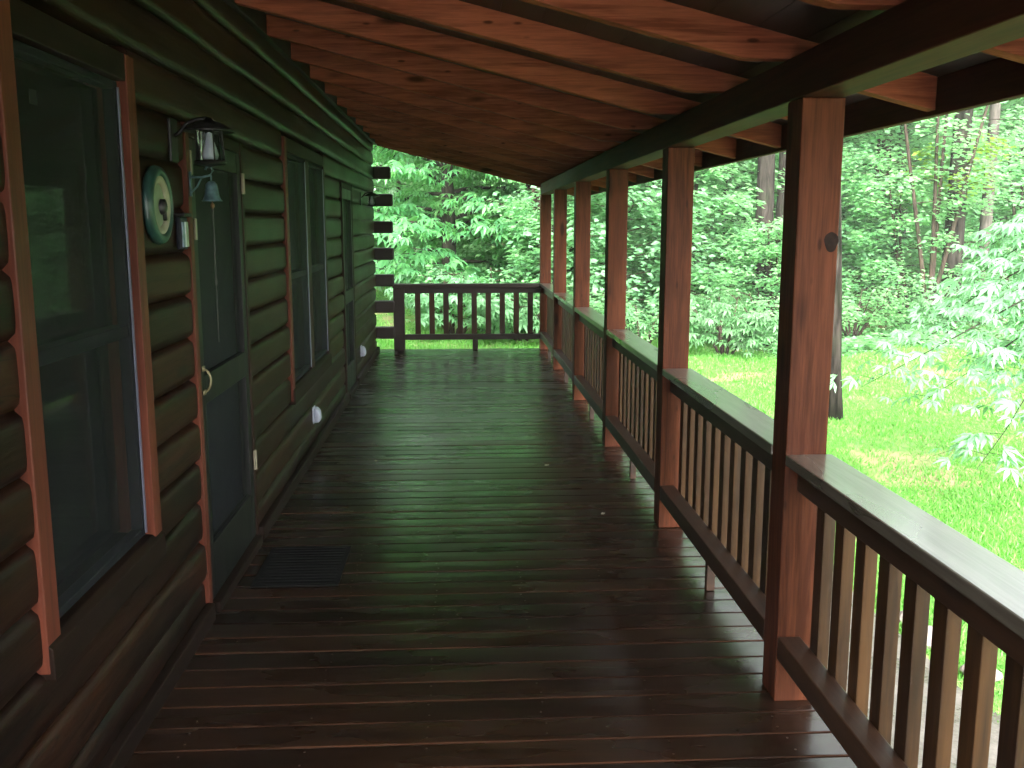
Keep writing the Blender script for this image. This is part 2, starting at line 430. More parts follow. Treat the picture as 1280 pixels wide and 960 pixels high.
def ground_mat(name, kind):
    m, t, N, L = new_mat(name)
    geo = N.new('ShaderNodeNewGeometry')
    def noise(s, d=5):
        n = N.new('ShaderNodeTexNoise'); n.inputs['Scale'].default_value = s; n.inputs['Detail'].default_value = d
        L.new(geo.outputs['Position'], n.inputs['Vector']); return n.outputs[0]
    r = N.new('ShaderNodeValToRGB')
    e = r.color_ramp.elements
    if kind == 'lawn':
        e[0].position = 0.30; e[0].color = (0.065, 0.19, 0.03, 1); e[1].position = 0.70; e[1].color = (0.13, 0.31, 0.055, 1)
        second, lo, hi = (0.29, 0.25, 0.13, 1), 0.50, 0.66
    else:
        e[0].position = 0.3; e[0].color = (0.045, 0.07, 0.025, 1); e[1].position = 0.7; e[1].color = (0.075, 0.17, 0.045, 1)
        second, lo, hi = (0.12, 0.08, 0.05, 1), 0.48, 0.62
    L.new(noise(9, 6), r.inputs[0])
    mr = N.new('ShaderNodeMapRange'); mr.interpolation_type = 'SMOOTHSTEP'
    mr.inputs[1].default_value = lo; mr.inputs[2].default_value = hi
    L.new(noise(0.9, 7), mr.inputs[0])
    mx = N.new('ShaderNodeMix'); mx.data_type = 'RGBA'
    L.new(mr.outputs[0], mx.inputs[0]); L.new(r.outputs[0], mx.inputs[6]); mx.inputs[7].default_value = second
    b = N.new('ShaderNodeBsdfPrincipled'); b.inputs['Roughness'].default_value = 0.9
    b.inputs['Specular IOR Level'].default_value = 0.2
    L.new(mx.outputs[2], b.inputs['Base Color'])
    bp = N.new('ShaderNodeBump'); bp.inputs['Strength'].default_value = 0.8; bp.inputs['Distance'].default_value = 0.05
    L.new(noise(22, 6), bp.inputs['Height']); L.new(bp.outputs[0], b.inputs['Normal'])
    o = N.new('ShaderNodeOutputMaterial'); L.new(b.outputs[0], o.inputs['Surface'])
    return m
M['lawn'] = ground_mat('lawn_ground', 'lawn')
M['litter'] = ground_mat('forest_floor_litter', 'wood')

def make_ground():
    step = 0.5
    xs = np.concatenate([np.arange(-160, -20, 10), np.arange(-20, 40, step), np.arange(40, 161, 10)])
    ys = np.concatenate([np.arange(-120, -10, 10), np.arange(-10, 50, step), np.arange(50, 161, 10)])
    X, Y = np.meshgrid(xs, ys); Z = gnd(X, Y)
    nx = len(xs)
    V = np.stack([X.ravel(), Y.ravel(), Z.ravel()], 1)
    fl, fw_ = [], []
    for j in range(len(ys)-1):
        for i in range(nx-1):
            q = (j*nx+i, j*nx+i+1, (j+1)*nx+i+1, (j+1)*nx+i)
            cx_, cy_ = (xs[i]+xs[i+1])/2, (ys[j]+ys[j+1])/2
            rr = math.hypot(max(cx_, 0), max(cy_, 0))
            (fw_ if rr > edge_r(cx_, cy_) else fl).append(q)
    for nm, fs, mt in (('lawn', fl, 'lawn'), ('forest_floor', fw_, 'litter')):
        mb = MB(); mb.v = [tuple(p) for p in V]; mb.f = fs
        o = mb.build(nm, M[mt], smooth=True)
        bm = bmesh.new(); bm.from_mesh(o.data)
        bmesh.ops.delete(bm, geom=[v for v in bm.verts if not v.link_faces], context='VERTS')
        for f in bm.faces:
            if f.normal.z < 0: f.normal_flip()
        bm.to_mesh(o.data); bm.free()
        tag(o, kind='structure')
make_ground()

def path_mat():
    m, t, N, L = new_mat('wet_path')
    geo = N.new('ShaderNodeNewGeometry')
    n = N.new('ShaderNodeTexNoise'); n.inputs['Scale'].default_value = 3.5; n.inputs['Detail'].default_value = 7
    L.new(geo.outputs['Position'], n.inputs['Vector'])
    n2 = N.new('ShaderNodeTexNoise'); n2.inputs['Scale'].default_value = 45; n2.inputs['Detail'].default_value = 3
    L.new(geo.outputs['Position'], n2.inputs['Vector'])
    r = N.new('ShaderNodeValToRGB'); r.color_ramp.elements[0].position = 0.38; r.color_ramp.elements[1].position = 0.64
    r.color_ramp.elements[0].color = (0.06, 0.05, 0.038, 1); r.color_ramp.elements[1].color = (0.16, 0.145, 0.125, 1)
    L.new(math_node(N, L, 'ADD', math_node(N, L, 'MULTIPLY', n.outputs[0], 0.7), math_node(N, L, 'MULTIPLY', n2.outputs[0], 0.3)), r.inputs[0])
    b = N.new('ShaderNodeBsdfPrincipled'); L.new(r.outputs[0], b.inputs['Base Color'])
    mr = N.new('ShaderNodeMapRange'); mr.inputs[1].default_value = 0.4; mr.inputs[2].default_value = 0.6; mr.inputs[3].default_value = 0.15; mr.inputs[4].default_value = 0.6
    L.new(n.outputs[0], mr.inputs[0]); L.new(mr.outputs[0], b.inputs['Roughness'])
    bp = N.new('ShaderNodeBump'); bp.inputs['Strength'].default_value = 0.4; bp.inputs['Distance'].default_value = 0.01
    L.new(n2.outputs[0], bp.inputs['Height']); L.new(bp.outputs[0], b.inputs['Normal'])
    o = N.new('ShaderNodeOutputMaterial'); L.new(b.outputs[0], o.inputs['Surface'])
    return m
M['path'] = path_mat()
def make_path():
    mb = MB(); ys = np.arange(-8, 16.01, 0.4); n = 6
    for i, y in enumerate(ys):
        xo = 2.55 + 0.06*math.sin(y*2.1) + 0.03*math.sin(y*5.3)
        for k in range(n):
            x = 1.36 + (xo - 1.36)*k/(n-1)
            mb.v.append((x, y, float(gnd(x, y)) + 0.012))
    for i in range(len(ys)-1):
        for k in range(n-1):
            mb.f.append((i*n+k, i*n+k+1, (i+1)*n+k+1, (i+1)*n+k))
    tag(mb.build('path', M['path'], smooth=True), kind='structure')
make_path()

def make_bounce_ground():  # unseen pale ground added behind the camera to bounce light into the porch
    mb = MB(); xs = np.arange(-16, 12.1, 2.0); ys = np.arange(-24.5, -1.9, 0.9)
    for y in ys:
        for x in xs: mb.v.append((x, y, float(gnd(x, y)) + 0.03))
    n = len(xs)
    for j in range(len(ys)-1):
        for i in range(n-1): mb.f.append((j*n+i, j*n+i+1, (j+1)*n+i+1, (j+1)*n+i))
    M['bounce_pale'] = plain('pale_bounce_ground', (0.66, 0.60, 0.54), 0.9, 0, 0.35, 25)
    tag(mb.build('bounce_ground', M['bounce_pale']), kind='structure')
make_bounce_ground()

# ------------------------------------------------------------------ porch deck (floor)
DX0, DX1, DY0, DY1 = -1.135, 1.34, -1.75, 13.56
def make_deck():
    rd = random.Random(3)
    mb = MB(); pitch_, gap, bv = 0.1485, 0.006, 0.0045
    y = DY0
    while y < DY1 - 0.02:
        y1 = min(y + pitch_ - gap, DY1)
        dz = rd.uniform(-0.0012, 0.0012); tl = rd.uniform(-0.0012, 0.0012)
        poly = [(y, -0.04), (y1, -0.04), (y1, dz+tl-bv), (y1-bv*0.6, dz+tl-bv*0.25), (y1-bv*1.3, dz+tl),
                ((y+y1)/2, dz + 0.0009), (y+bv*1.3, dz-tl), (y+bv*0.6, dz-tl-bv*0.25), (y, dz-tl-bv)]
        mb.prism(poly, 'x', DX0, DX1 + rd.uniform(-0.004, 0.004))
        y += pitch_
    nb_faces = len(mb.f)
    y = DY0; rs = random.Random(8)
    while y < DY1 - 0.2:                            # pairs of screw heads over each joist
        for j in range(6):
            for dy in (0.035, 0.108):
                x = -0.93 + 0.406*j + rs.uniform(-0.008, 0.008); yy = y + dy + rs.uniform(-0.006, 0.006)
                mb.add([(x+0.0042*math.cos(k*math.pi/4), yy+0.0042*math.sin(k*math.pi/4), 0.0034) for k in range(8)], [tuple(range(8))])
        y += pitch_
    o = mb.build('deck_floor', M['deck']); tag(o, kind='structure')
    o.data.materials.append(M['screw'])
    for p in o.data.polygons[nb_faces:]: p.material_index = 1
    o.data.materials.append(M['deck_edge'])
    for p in o.data.polygons:                       # light on the camera-facing board bevels, put into their colour
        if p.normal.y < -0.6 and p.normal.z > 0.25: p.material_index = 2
    mb = MB()
    mb.box(DX0, DX1-0.02, DY0+0.01, DY1-0.03, -0.30, -0.05)
    tag(mb.build('deck_framing', M['beam']), kind='structure')
make_deck()

# ------------------------------------------------------------------ the cabin
XO, XB, XC, XP = -1.11, -1.122, -1.147, -1.155      # plank edge, log bulge, log cusp, window plane
HP, HZ0 = 0.18, 0.17                                # log pitch and the first joint
WY0, WY1 = -1.8, 13.22
openings = [  # y0, y1, z0, z1 of the plank frames' outside
    (2.50, 3.51, 0.52, 2.29), (4.11, 5.17, 0.0, 2.14), (6.42, 8.32, 0.55, 2.29), (9.50, 10.42, 0.0, 2.14)]
cabin = empty('log_cabin', (-1.15, 6.0, 0))
tag(cabin, 'log cabin of dark stained round logs along the left of the porch', 'cabin')
CB = cabin.location
class PB(MB):
    """shapes written in world coordinates, stored relative to a root"""
    def build_at(s, name, mat, root, loc, **k):
        s.v = [(a-loc[0], b-loc[1], c-loc[2]) for a, b, c in s.v]
        return s.build(name, mat, root, **k)

def log_wall():
    rd = random.Random(11); mb = PB()
    z = -0.55; k = 0
    courses = []
    zj = HZ0 - 4*HP
    while zj < 2.75:
        courses.append((zj, zj+HP)); zj += HP
    for (z0, z1) in courses:
        segs = [(WY0, WY1)]
        for (a, b, c, d) in openings:
            mid = (z0+z1)/2
            if c < mid + 0.03 and d > mid - 0.03:
                ns = []
                for (p, q) in segs:
                    if b <= p or a >= q: ns.append((p, q)); continue
                    if a > p: ns.append((p, a))
                    if b < q: ns.append((b, q))
                segs = ns
        bul = rd.uniform(-0.004, 0.004); ph = rd.uniform(0, 9)
        for (p, q) in segs:
            n = max(2, int((q-p)/0.35)); m = 11
            base = len(mb.v)
            for i in range(n+1):
                y = p + (q-p)*i/n
                wob = 0.004*math.sin(y*1.7+ph) + 0.0025*math.sin(y*4.9+ph*2)
                for j in range(m):
                    t = j/(m-1)*2 - 1
                    x = XC + (XB - XC + bul + wob)*math.sqrt(max(0, 1 - abs(t)**5.0)) 
                    mb.v.append((x, y, (z0+z1)/2 + t*HP/2*0.995))
                mb.v.append((-1.32, y, z1-0.001)); mb.v.append((-1.32, y, z0+0.001))
            mm = m+2
            for i in range(n):
                for j in range(mm):
                    j2 = (j+1) % mm
                    mb.f.append((base+i*mm+j, base+i*mm+j2, base+(i+1)*mm+j2, base+(i+1)*mm+j))
            mb.f.append(tuple(base+j for j in range(mm))); mb.f.append(tuple(base+n*mm+j for j in range(mm))[::-1])
    o = mb.build_at('log_wall', M['log'], cabin, CB)
    # shade smooth across each log, keeping the joints sharp
    o.data.polygons.foreach_set('use_smooth', [len(p.vertices) == 4 for p in o.data.polygons])
    o.data.set_sharp_from_angle(angle=R(45))
log_wall()

def end_wall():
    """far gable wall: every second course runs past the corner as a tail"""
    mb = PB(); rd = random.Random(5)
    zj = HZ0; k = 0
    zt = HZ0 + 0.008
    while zt < 2.6:
        mb.box(-9, -0.885 + rd.uniform(-0.012, 0.012), WY1+0.004, WY1+0.16, zt, zt+0.163)
        zt += 2*HP
    zt = HZ0 + HP - 4*HP
    while zt < 2.9:
        mb.box(-9, -1.33, WY1+0.004, WY1+0.15, zt+0.004, zt+HP-0.004); zt += 2*HP
    mb.build_at('end_wall', M['log_x'], cabin, CB, bevel=0.02)
    mb = PB()
    mb.box(-9, -1.33, WY0-0.15, WY0-0.005, -0.55, 2.9)
    mb.build_at('near_end_wall', M['log_x'], cabin, CB)
    mb = PB()
    mb.box(-9.15, -9.005, WY0-0.15, WY1+0.15, -0.55, 2.9)
    mb.build_at('back_wall', M['log'], cabin, CB)
    # ceiling and back of the dark rooms seen through the windows
    mb = PB()
    mb.box(-4.2, -4.1, WY0, WY1, 0, 2.8); mb.box(-4.1, -1.34, WY0, WY1, 2.62, 2.68); mb.box(-4.1, -1.34, WY0, WY1, -0.06, -0.01)
    mb.build_at('interior', M['inside'], cabin, CB)
    mb = PB()
    mb.box(-1.125, -1.085, WY0, 4.10, -0.012, 0.0755); mb.box(-1.125, -1.085, 5.18, 9.49, -0.012, 0.0755); mb.box(-1.125, -1.085, 10.43, WY1, -0.012, 0.0755)
    mb.build_at('baseboard', M['trim_y'], cabin, CB, bevel=0.006)
    mb = PB()
    mb.box(-1.34, -1.085, WY0, WY1+0.2, 2.797, 3.1)
    mb.build_at('roof_ledger', M['trim_y'], cabin, CB, bevel=0.006)
    # the main roof, carrying the porch roof's slope up to the ridge
    mb = PB()
    s = 0.2476
    zr = lambda x: 2.285 + 0.15 - s*(x - 1.0)
    mb.prism([(-1.2, zr(-1.2)+0.03), (-5.2, zr(-5.2)+0.03), (-9.6, zr(-0.8)+0.03), (-9.6, zr(-0.8)+0.10), (-5.2, zr(-5.2)+0.12), (-1.2, zr(-1.2)+0.12)], 'y', WY0-0.3, WY1+0.3)
    mb.build_at('main_roof', M['shingle'], cabin, CB)
end_wall()

def plank_frame(y0, y1, z0, z1, root, loc, th=0.09, floor=False, far='trim_dark', near='trim'):
    """plank box round an opening, standing proud of the logs"""
    m = PB(); m.box(XP-0.10, XO, y0, y0+th*0.95, z0, z1); m.build_at('side_trim', M[near], root, loc, bevel=0.004)
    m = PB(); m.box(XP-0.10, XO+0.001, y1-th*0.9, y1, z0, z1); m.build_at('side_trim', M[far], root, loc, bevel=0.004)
    m = PB(); m.box(XP-0.10, XO-0.003, y0+th*0.95+0.001, y1-th*0.9-0.001, z1-th, z1); m.build_at('head_trim', M['trim_y'], root, loc, bevel=0.004)
    if not floor:
        m = PB(); m.prism([(XP-0.10, z0-0.02), (XO+0.012, z0-0.02), (XO+0.012, z0+0.07), (XO-0.01, z0+th), (XP-0.10, z0+th+0.012)], 'y', y0+0.002, y1-0.002)
        m.build_at('sill', M['trim_y'], root, loc, bevel=0.004)

def sash_window(y0, y1, z0, z1, root, loc, curtain=True, sticker=False, XP=XP):
    """one double-hung window with an outer insect screen between planks"""
    zm = z0 + (z1-z0)*0.47
    m = PB()
    fr = 0.028
    m.box(XP-0.03, XP+0.012, y0, y0+fr, z0, z1); m.box(XP-0.03, XP+0.012, y1-fr, y1, z0, z1)
    m.box(XP-0.03, XP+0.011, y0+fr, y1-fr, z0, z0+fr); m.box(XP-0.03, XP+0.011, y0+fr, y1-fr, z1-fr, z1)
    m.box(XP-0.06, XP+0.006, y0+fr, y1-fr, zm-0.022, zm+0.022)
    m.build_at('sash', M['sash'], root, loc, bevel=0.004)
    m = PB(); m.box(XP+0.0145, XP+0.020, y1-fr*0.55, y1-fr*0.15, z0+0.01, z1-0.02); m.build_at('edge_highlight', M['highlight'], root, loc)
    m = PB(); m.box(XP-0.050, XP-0.046, y0+fr, y1-fr, zm+0.022, z1-fr); m.build_at('pane', M['pane'], root, loc)
    m = PB(); m.box(XP-0.072, XP-0.068, y0+fr, y1-fr, z0+fr, zm-0.022); m.build_at('pane', M['pane'], root, loc)
    m = PB(); q = XP+0.0135; m.v = [(q, y0+0.004, z0+0.004), (q, y1-0.004, z0+0.004), (q, y1-0.004, z1-0.004), (q, y0+0.004, z1-0.004)]; m.f = [(0,1,2,3)]
    m.build_at('insect_screen', M['screen'], root, loc)
    if curtain:
        m = PB()
        for (a, b) in ((y1-0.26, y1+0.05), (y0-0.05, y0+0.12)):
            n = 40; base = len(m.v)
            for i in range(n+1):
                y = a + (b-a)*i/n
                x = -1.40 + 0.02*math.sin(i*0.95) + 0.008*math.sin(i*2.3)
                m.v += [(x, y, z0-0.3), (x, y, z1+0.1)]
            m.f += [(base+2*i, base+2*i+2, base+2*i+3, base+2*i+1) for i in range(n)]
        m.build_at('curtain', M['curtain'], root, loc, smooth=True)
    if sticker:
        m = PB(); m.box(XP-0.008, XP-0.005, y0+0.19, y0+0.235, z1-0.15, z1-0.11); m.build_at('sticker', M['sticker'], root, loc)

def make_windows():
    y0, y1, z0, z1 = openings[0]
    wn = empty('window', (XP - CB[0], (y0+y1)/2 - CB[1], z0), parent=cabin)
    loc = (XP, (y0+y1)/2, z0)
    plank_frame(y0, y1, z0, z1, wn, loc, far='trim')
    sash_window(y0+0.0865, y1-0.082, z0+0.092, z1-0.091, wn, loc, sticker=True)
    y0, y1, z0, z1 = openings[2]
    wn = empty('window', (XP - CB[0], (y0+y1)/2 - CB[1], z0), parent=cabin)
    loc = (XP, (y0+y1)/2, z0)
    plank_frame(y0, y1, z0, z1, wn, loc)
    ym = 7.37
    m = PB(); m.box(XP-0.10, XO-0.004, ym-0.08, ym+0.08, z0+0.093, z1-0.091); m.build_at('mullion', M['trim_dark'], wn, loc, bevel=0.004)
    sash_window(y0+0.0865, ym-0.081, z0+0.104, z1-0.091, wn, loc, XP=XP+0.022)
    sash_window(ym+0.081, y1-0.082, z0+0.104, z1-0.091, wn, loc, XP=XP+0.022)
make_windows()

def make_door(y0, y1, z1, fittings, XP=XP+0.024):
    loc = (XP, (y0+y1)/2, 0)
    d = empty('door', (XP - CB[0], (y0+y1)/2 - CB[1], 0), parent=cabin)
    plank_frame(y0, y1, 0.0, z1, d, loc, th=0.055, floor=True, near='trim' if fittings else 'trim_dark')
    a, b, zt = y0+0.055, y1-0.052, z1-0.058
    m = PB(); m.box(XP-0.10, XO+0.03, a, b, 0.001, 0.05); m.build_at('threshold', M['trim_y'], d, loc, bevel=0.004)
    st = 0.075; zb = 0.30; zm0, zm1 = 0.94, 1.07
    m = PB()
    x0, x1 = XP-0.02, XP+0.016
    m.box(x0, x1, a, a+st, 0.053, zt); m.box(x0, x1, b-st, b, 0.053, zt)
    m.box(x0, x1-0.001, a+st, b-st, 0.053, zb); m.box(x0, x1-0.001, a+st, b-st, zm0, zm1); m.box(x0, x1-0.001, a+st, b-st, zt-0.10, zt)
    m.build_at('storm_frame', M['door'], d, loc, bevel=0.004)
    for (p, q) in ((zb, zm0), (zm1, zt-0.10)):
        m = PB(); m.v = [(XP-0.004, a+st, p), (XP-0.004, b-st, p), (XP-0.004, b-st, q), (XP-0.004, a+st, q)]; m.f = [(0,1,2,3)]
        m.build_at('insect_screen', M['screen'], d, loc)
    m = PB(); m.box(XP-0.075, XP-0.045, a, b, 0.055, zt); m.build_at('inner_door', M['sash'], d, loc)
    if fittings:
        m = PB(); pts = []
        for i in range(13):
            t = i/12
            pts.append((x1+0.002+0.032*math.sin(math.pi*t)**0.5, a+0.038, 1.0+0.105*t))
        m.tube(pts, 0.0055, 8); m.box(x1+0.001, x1+0.008, a+0.022, a+0.054, 0.99, 1.012); m.box(x1+0.001, x1+0.008, a+0.022, a+0.054, 1.094, 1.116)
        m.build_at('handle', M['brass'], d, loc, smooth=True)
        for zh in (0.42, 1.88):
            m = PB(); m.box(XO+0.0015, XO+0.010, b-0.012, b+0.022, zh, zh+0.105); m.tube([(XO+0.010, b+0.004, zh), (XO+0.010, b+0.004, zh+0.105)], 0.007, 8)
            m.build_at('hinge', M['hinge'], d, loc)
        m = PB(); m.box(x1+0.001, x1+0.012, a+0.012, a+0.035, 1.66, 1.75); m.build_at('latch', M['hinge'], d, loc, bevel=0.003)
        m = PB(); m.box(x1+0.001, x1+0.009, a+0.006, a+0.02, 1.93, 2.03); m.build_at('latch', M['hinge'], d, loc, bevel=0.003)
make_door(*openings[1][:2], openings[1][3], True)
make_door(*openings[3][:2], openings[3][3], False)

# ------------------------------------------------------------------ porch roof
SL = 0.2476
PROOF = empty('porch_roof', (0.3, 6.3, 2.3))
tag(PROOF, 'sloping porch roof of red stained rafters on one long beam', 'roof')
PL = PROOF.location
def make_porch_roof():
    zb = lambda x: 2.285 - SL*(x - 1.0)
    FX = 1.675
    def rafter(y):
        m = PB()
        poly = [(-1.083, zb(-1.083)), (0.985, zb(0.985)), (1.02, 2.2865), (1.15, 2.2865), (1.29, 2.2865), (1.31, zb(1.31)),
                (FX, zb(FX)), (FX, zb(FX)+0.115), (-1.083, zb(-1.083)+0.115)]
        m.prism(poly, 'y', y-0.03, y+0.03)
        return m
    ys = [2.60 + 0.815*k for k in range(-5, 14)]
    for y in ys:
        rafter(y).build_at('rafter', M['rafter'], PROOF, PL, bevel=0.003)
    # end barge boards
    for y in (-1.72, 13.42):
        m = PB()
        m.prism([(-1.083, zb(-1.083)-0.012), (FX+0.04, zb(FX+0.04)-0.012), (FX+0.04, zb(FX+0.04)+0.125), (-1.083, zb(-1.083)+0.125)], 'y', y-0.02, y+0.02)
        m.build_at('barge_board', M['rafter'], PROOF, PL, bevel=0.003)
    m = PB(); m.box(1.14, 1.286, -1.695, 13.395, 2.14, 2.285); m.build_at('beam', M['beam'], PROOF, PL, bevel=0.006)
    m = PB(); m.box(FX+0.002, FX+0.04, -1.695, 13.395, zb(FX)-0.015, zb(FX)+0.115); m.build_at('fascia', M['beam'], PROOF, PL, bevel=0.004)
    # roof boards lying on the rafters
    m = PB(); n = 18; x0, x1 = -1.33, FX+0.03
    for i in range(n):
        a = x0 + (x1-x0)*i/n; b = x0 + (x1-x0)*(i+1)/n - 0.003
        m.prism([(a, zb(a)+0.1155), (b, zb(b)+0.1155), (b, zb(b)+0.137), (a, zb(a)+0.137)], 'y', -1.77, 13.47)
    m.build_at('roof_boards', M['soffit'], PROOF, PL)
    m = PB(); m.prism([(x0, zb(x0)+0.139), (x1+0.06, zb(x1+0.06)+0.139), (x1+0.06, zb(x1+0.06)+0.16), (x0, zb(x0)+0.16)], 'y', -1.79, 13.49)
    m.build_at('shingles', M['shingle'], PROOF, PL)
make_porch_roof()

# ------------------------------------------------------------------ posts
PYS = [-1.66, -0.83, 1.24, 3.29, 5.34, 7.39, 9.44, 11.49, 13.40]
PS = 0.146
post_labels = [
    None,
    None,
    None,
    'nearest square red post, wide face towards the viewer with a big dark knot',
    'second square post from the viewer, standing between two railing sections',
    'third square post from the viewer along the side railing',
    'fourth square post from the viewer along the side railing',
    'fifth square post, the last before the corner post of the porch',
    'corner post at the far end where side and end railings meet']
post0 = None
for y, lb in zip(PYS, post_labels):
    if post0 is None:
        post0 = empty('porch_post', (1.213, y, 0))
        m = MB(); m.box(-PS/2, PS/2, -PS/2, PS/2, 0.002, 2.138); m.build('shaft', M['post'], post0, bevel=0.005)
        p = post0
    else:
        p = copy_tree(post0); p.location = (1.213, y, 0)
    tag(p, lb or ('square red porch post at the near end of the porch, far behind the viewer' if y < -1 else 'square red porch post just behind the viewer, outside the picture' if y < 0 else 'square red porch post beside the viewer, outside the picture'), 'post', 'posts carrying the porch beam')
# the dark knot low on the nearest post's wide face
def big_knot():
    root = [o for o in COL.objects if o.name.startswith('porch_post') and abs(o.location.y - 3.29) < 0.01][0]
    m = MB(); n = 22; vs = []
    for k in range(n):
        q = 2*math.pi*k/n
        vs.append((0.048 + 0.024*math.cos(q)*(1+0.12*math.sin(3*q)), -PS/2-0.0012, 1.665 + 0.034*math.sin(q)))
    m.v = vs + [(0.048, -PS/2-0.0022, 1.665)]
    m.f = [(k, (k+1) % n, n) for k in range(n)]
    m.build('knot', M['knot'], root)
M['knot'] = plain('knot_wood', (0.012, 0.005, 0.003), 0.6, 0, 0.5, 60, spec=0.1)
big_knot()

# ------------------------------------------------------------------ railings
def rail_section(L, nb, mats, end=False):
    """railing running along local +Y from 0 to L; local X is towards the yard"""
    cap, rail = mats
    root = empty('railing_section')
    g = 0.002
    m = MB(); m.box(-0.076, 0.092, g, L-g, 0.89, 0.93); m.build('top_cap', cap, root, bevel=0.006)
    m = MB(); m.box(-0.028, 0.010, g, L-g, 0.797, 0.8885); m.build('upper_rail', rail, root, bevel=0.004)
    m = MB(); m.box(-0.073, 0.010, g, L-g, 0.17, 0.255); m.build('lower_rail', rail, root, bevel=0.005)
    m = MB(); m.box(-0.045, -0.005, L/2-0.02, L/2+0.02, 0.002, 0.1685); m.build('support_block', rail, root, bevel=0.003)
    bw = 0.07; gap = (L - nb*bw)/(nb+1)
    first = None
    for k in range(nb):
        y = gap + k*(bw+gap)
        if first is None:
            m = MB(); m.box(0.0115, 0.0525, -bw/2, bw/2, 0.172, 0.8875); first = m.build('baluster', M['baluster'], root, bevel=0.003); b = first
        else:
            b = first.copy(); COL.objects.link(b); b.parent = root
        b.location = (0, y + bw/2, 0)
    return root
rail_labels = [
    'porch railing section at the near end, far behind the viewer',
    'porch railing section beside the viewer, outside the picture',
    'nearest railing section, its wide wet cap running out of the right edge',
    'railing section between the nearest post and the second post',
    'railing section between the second and third posts',
    'railing section between the third and fourth posts',
    'railing section between the fourth and fifth posts',
    'short looking side railing section ending at the far corner post']
rs0 = None
for i in range(8):
    y0, y1 = PYS[i]+PS/2, PYS[i+1]-PS/2
    Ls = y1-y0
    if rs0 is None or abs(Ls - L0) > 0.03:
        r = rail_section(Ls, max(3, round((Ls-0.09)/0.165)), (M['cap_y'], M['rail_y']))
        if rs0 is None: rs0, L0 = r, Ls
    else:
        r = copy_tree(rs0); r.scale = (1, Ls/L0, 1)
    r.location = (1.213, y0, 0)
    tag(r, rail_labels[i], 'railing', 'railing sections along the porch side')
# end railing, from the log corner to the corner post
er = empty('end_railing', (0.12, 13.40, 0))
tag(er, 'railing across the far end of the porch, with nine flat balusters', 'railing')
def end_rail():
    x0, x1 = -0.745-0.12, 1.139-0.12
    m = MB(); m.box(x0-0.152, x0-0.002, -0.07, 0.07, 0.002, 0.868); m.build('newel', M['rail_end'], er, bevel=0.006)
    m = MB(); m.box(x0-0.158, x1, -0.085, 0.08, 0.87, 0.925); m.build('top_cap', M['rail_end'], er, bevel=0.008)
    m = MB(); m.box(x0, x1, -0.03, 0.008, 0.795, 0.8685); m.build('upper_rail', M['rail_end'], er, bevel=0.004)
    m = MB(); m.box(x0, x1, -0.06, 0.008, 0.15, 0.225); m.build('lower_rail', M['rail_end'], er, bevel=0.004)
    m = MB(); m.box(0.075, 0.15, -0.045, -0.005, 0.002, 0.1485); m.build('support_block', M['rail_end'], er, bevel=0.003)
    for k in range(9):
        xc = -0.595 + 0.1965*k - 0.12 + 0.03
        m = MB(); m.box(-0.038, 0.038, 0.0095, 0.05, 0.152, 0.8675); b = m.build('baluster', M['baluster'], er, bevel=0.003)
        b.location = (xc, 0, 0)
end_rail()

# ------------------------------------------------------------------ things on the wall and the floor
def lantern(loc, label, s=1.0):
    r = empty('wall_lantern', loc); tag(r, label, 'lantern', 'wall lanterns')
    # local: x away from the wall
    m = MB(); m.box(0.0, 0.014, -0.045, 0.045, -0.075, 0.085); m.build('backplate', M['iron'], r, bevel=0.006)
    m = MB(); m.tube([(0.014, 0, 0.02), (0.035, 0, 0.035), (0.06, 0, 0.065), (0.10, 0, 0.082), (0.142, 0, 0.084)], 0.008, 8); m.build('arm', M['iron'], r, smooth=True)
    m = MB(); m.lathe([(0.012, 0.088), (0.018, 0.078), (0.05, 0.068), (0.088, 0.045), (0.094, 0.036), (0.086, 0.036), (0.05, 0.042), (0.005, 0.05)], (0.142, 0, 0), n=28); m.build('hood', M['iron'], r, smooth=True)
    m = MB(); m.lathe([(0.046, 0.040), (0.052, -0.07)], (0.142, 0, 0), n=6); m.build('glass_shade', M['lamp_glass'], r)
    m = MB()
    for k in range(6):
        q = 2*math.pi*k/6; c_, s_ = math.cos(q), math.sin(q)
        m.tube([(0.142+0.047*c_, 0.047*s_, 0.040), (0.142+0.053*c_, 0.053*s_, -0.07)], 0.0028, 5)
    m.lathe([(0.056, -0.068), (0.060, -0.074), (0.056, -0.082), (0.02, -0.088), (0.004, -0.092)], (0.142, 0, 0), n=24)
    m.build('cage', M['iron'], r)
    m = MB(); m.lathe([(0.004, 0.035), (0.013, 0.03), (0.014, 0.01), (0.024, -0.02), (0.032, -0.048), (0.026, -0.064), (0.004, -0.068)], (0.142, 0, 0), n=18); m.build('bulb', M['bulb'], r, smooth=True)
    r.scale = (s, s, s)
    return r
lantern((XB+0.002, 3.94, 2.045), 'black hooded wall lantern with glass shade beside the near door', 1.05)
lantern((XB+0.002, 11.35, 2.02), 'small far wall lantern on the logs past the second door', 0.95)

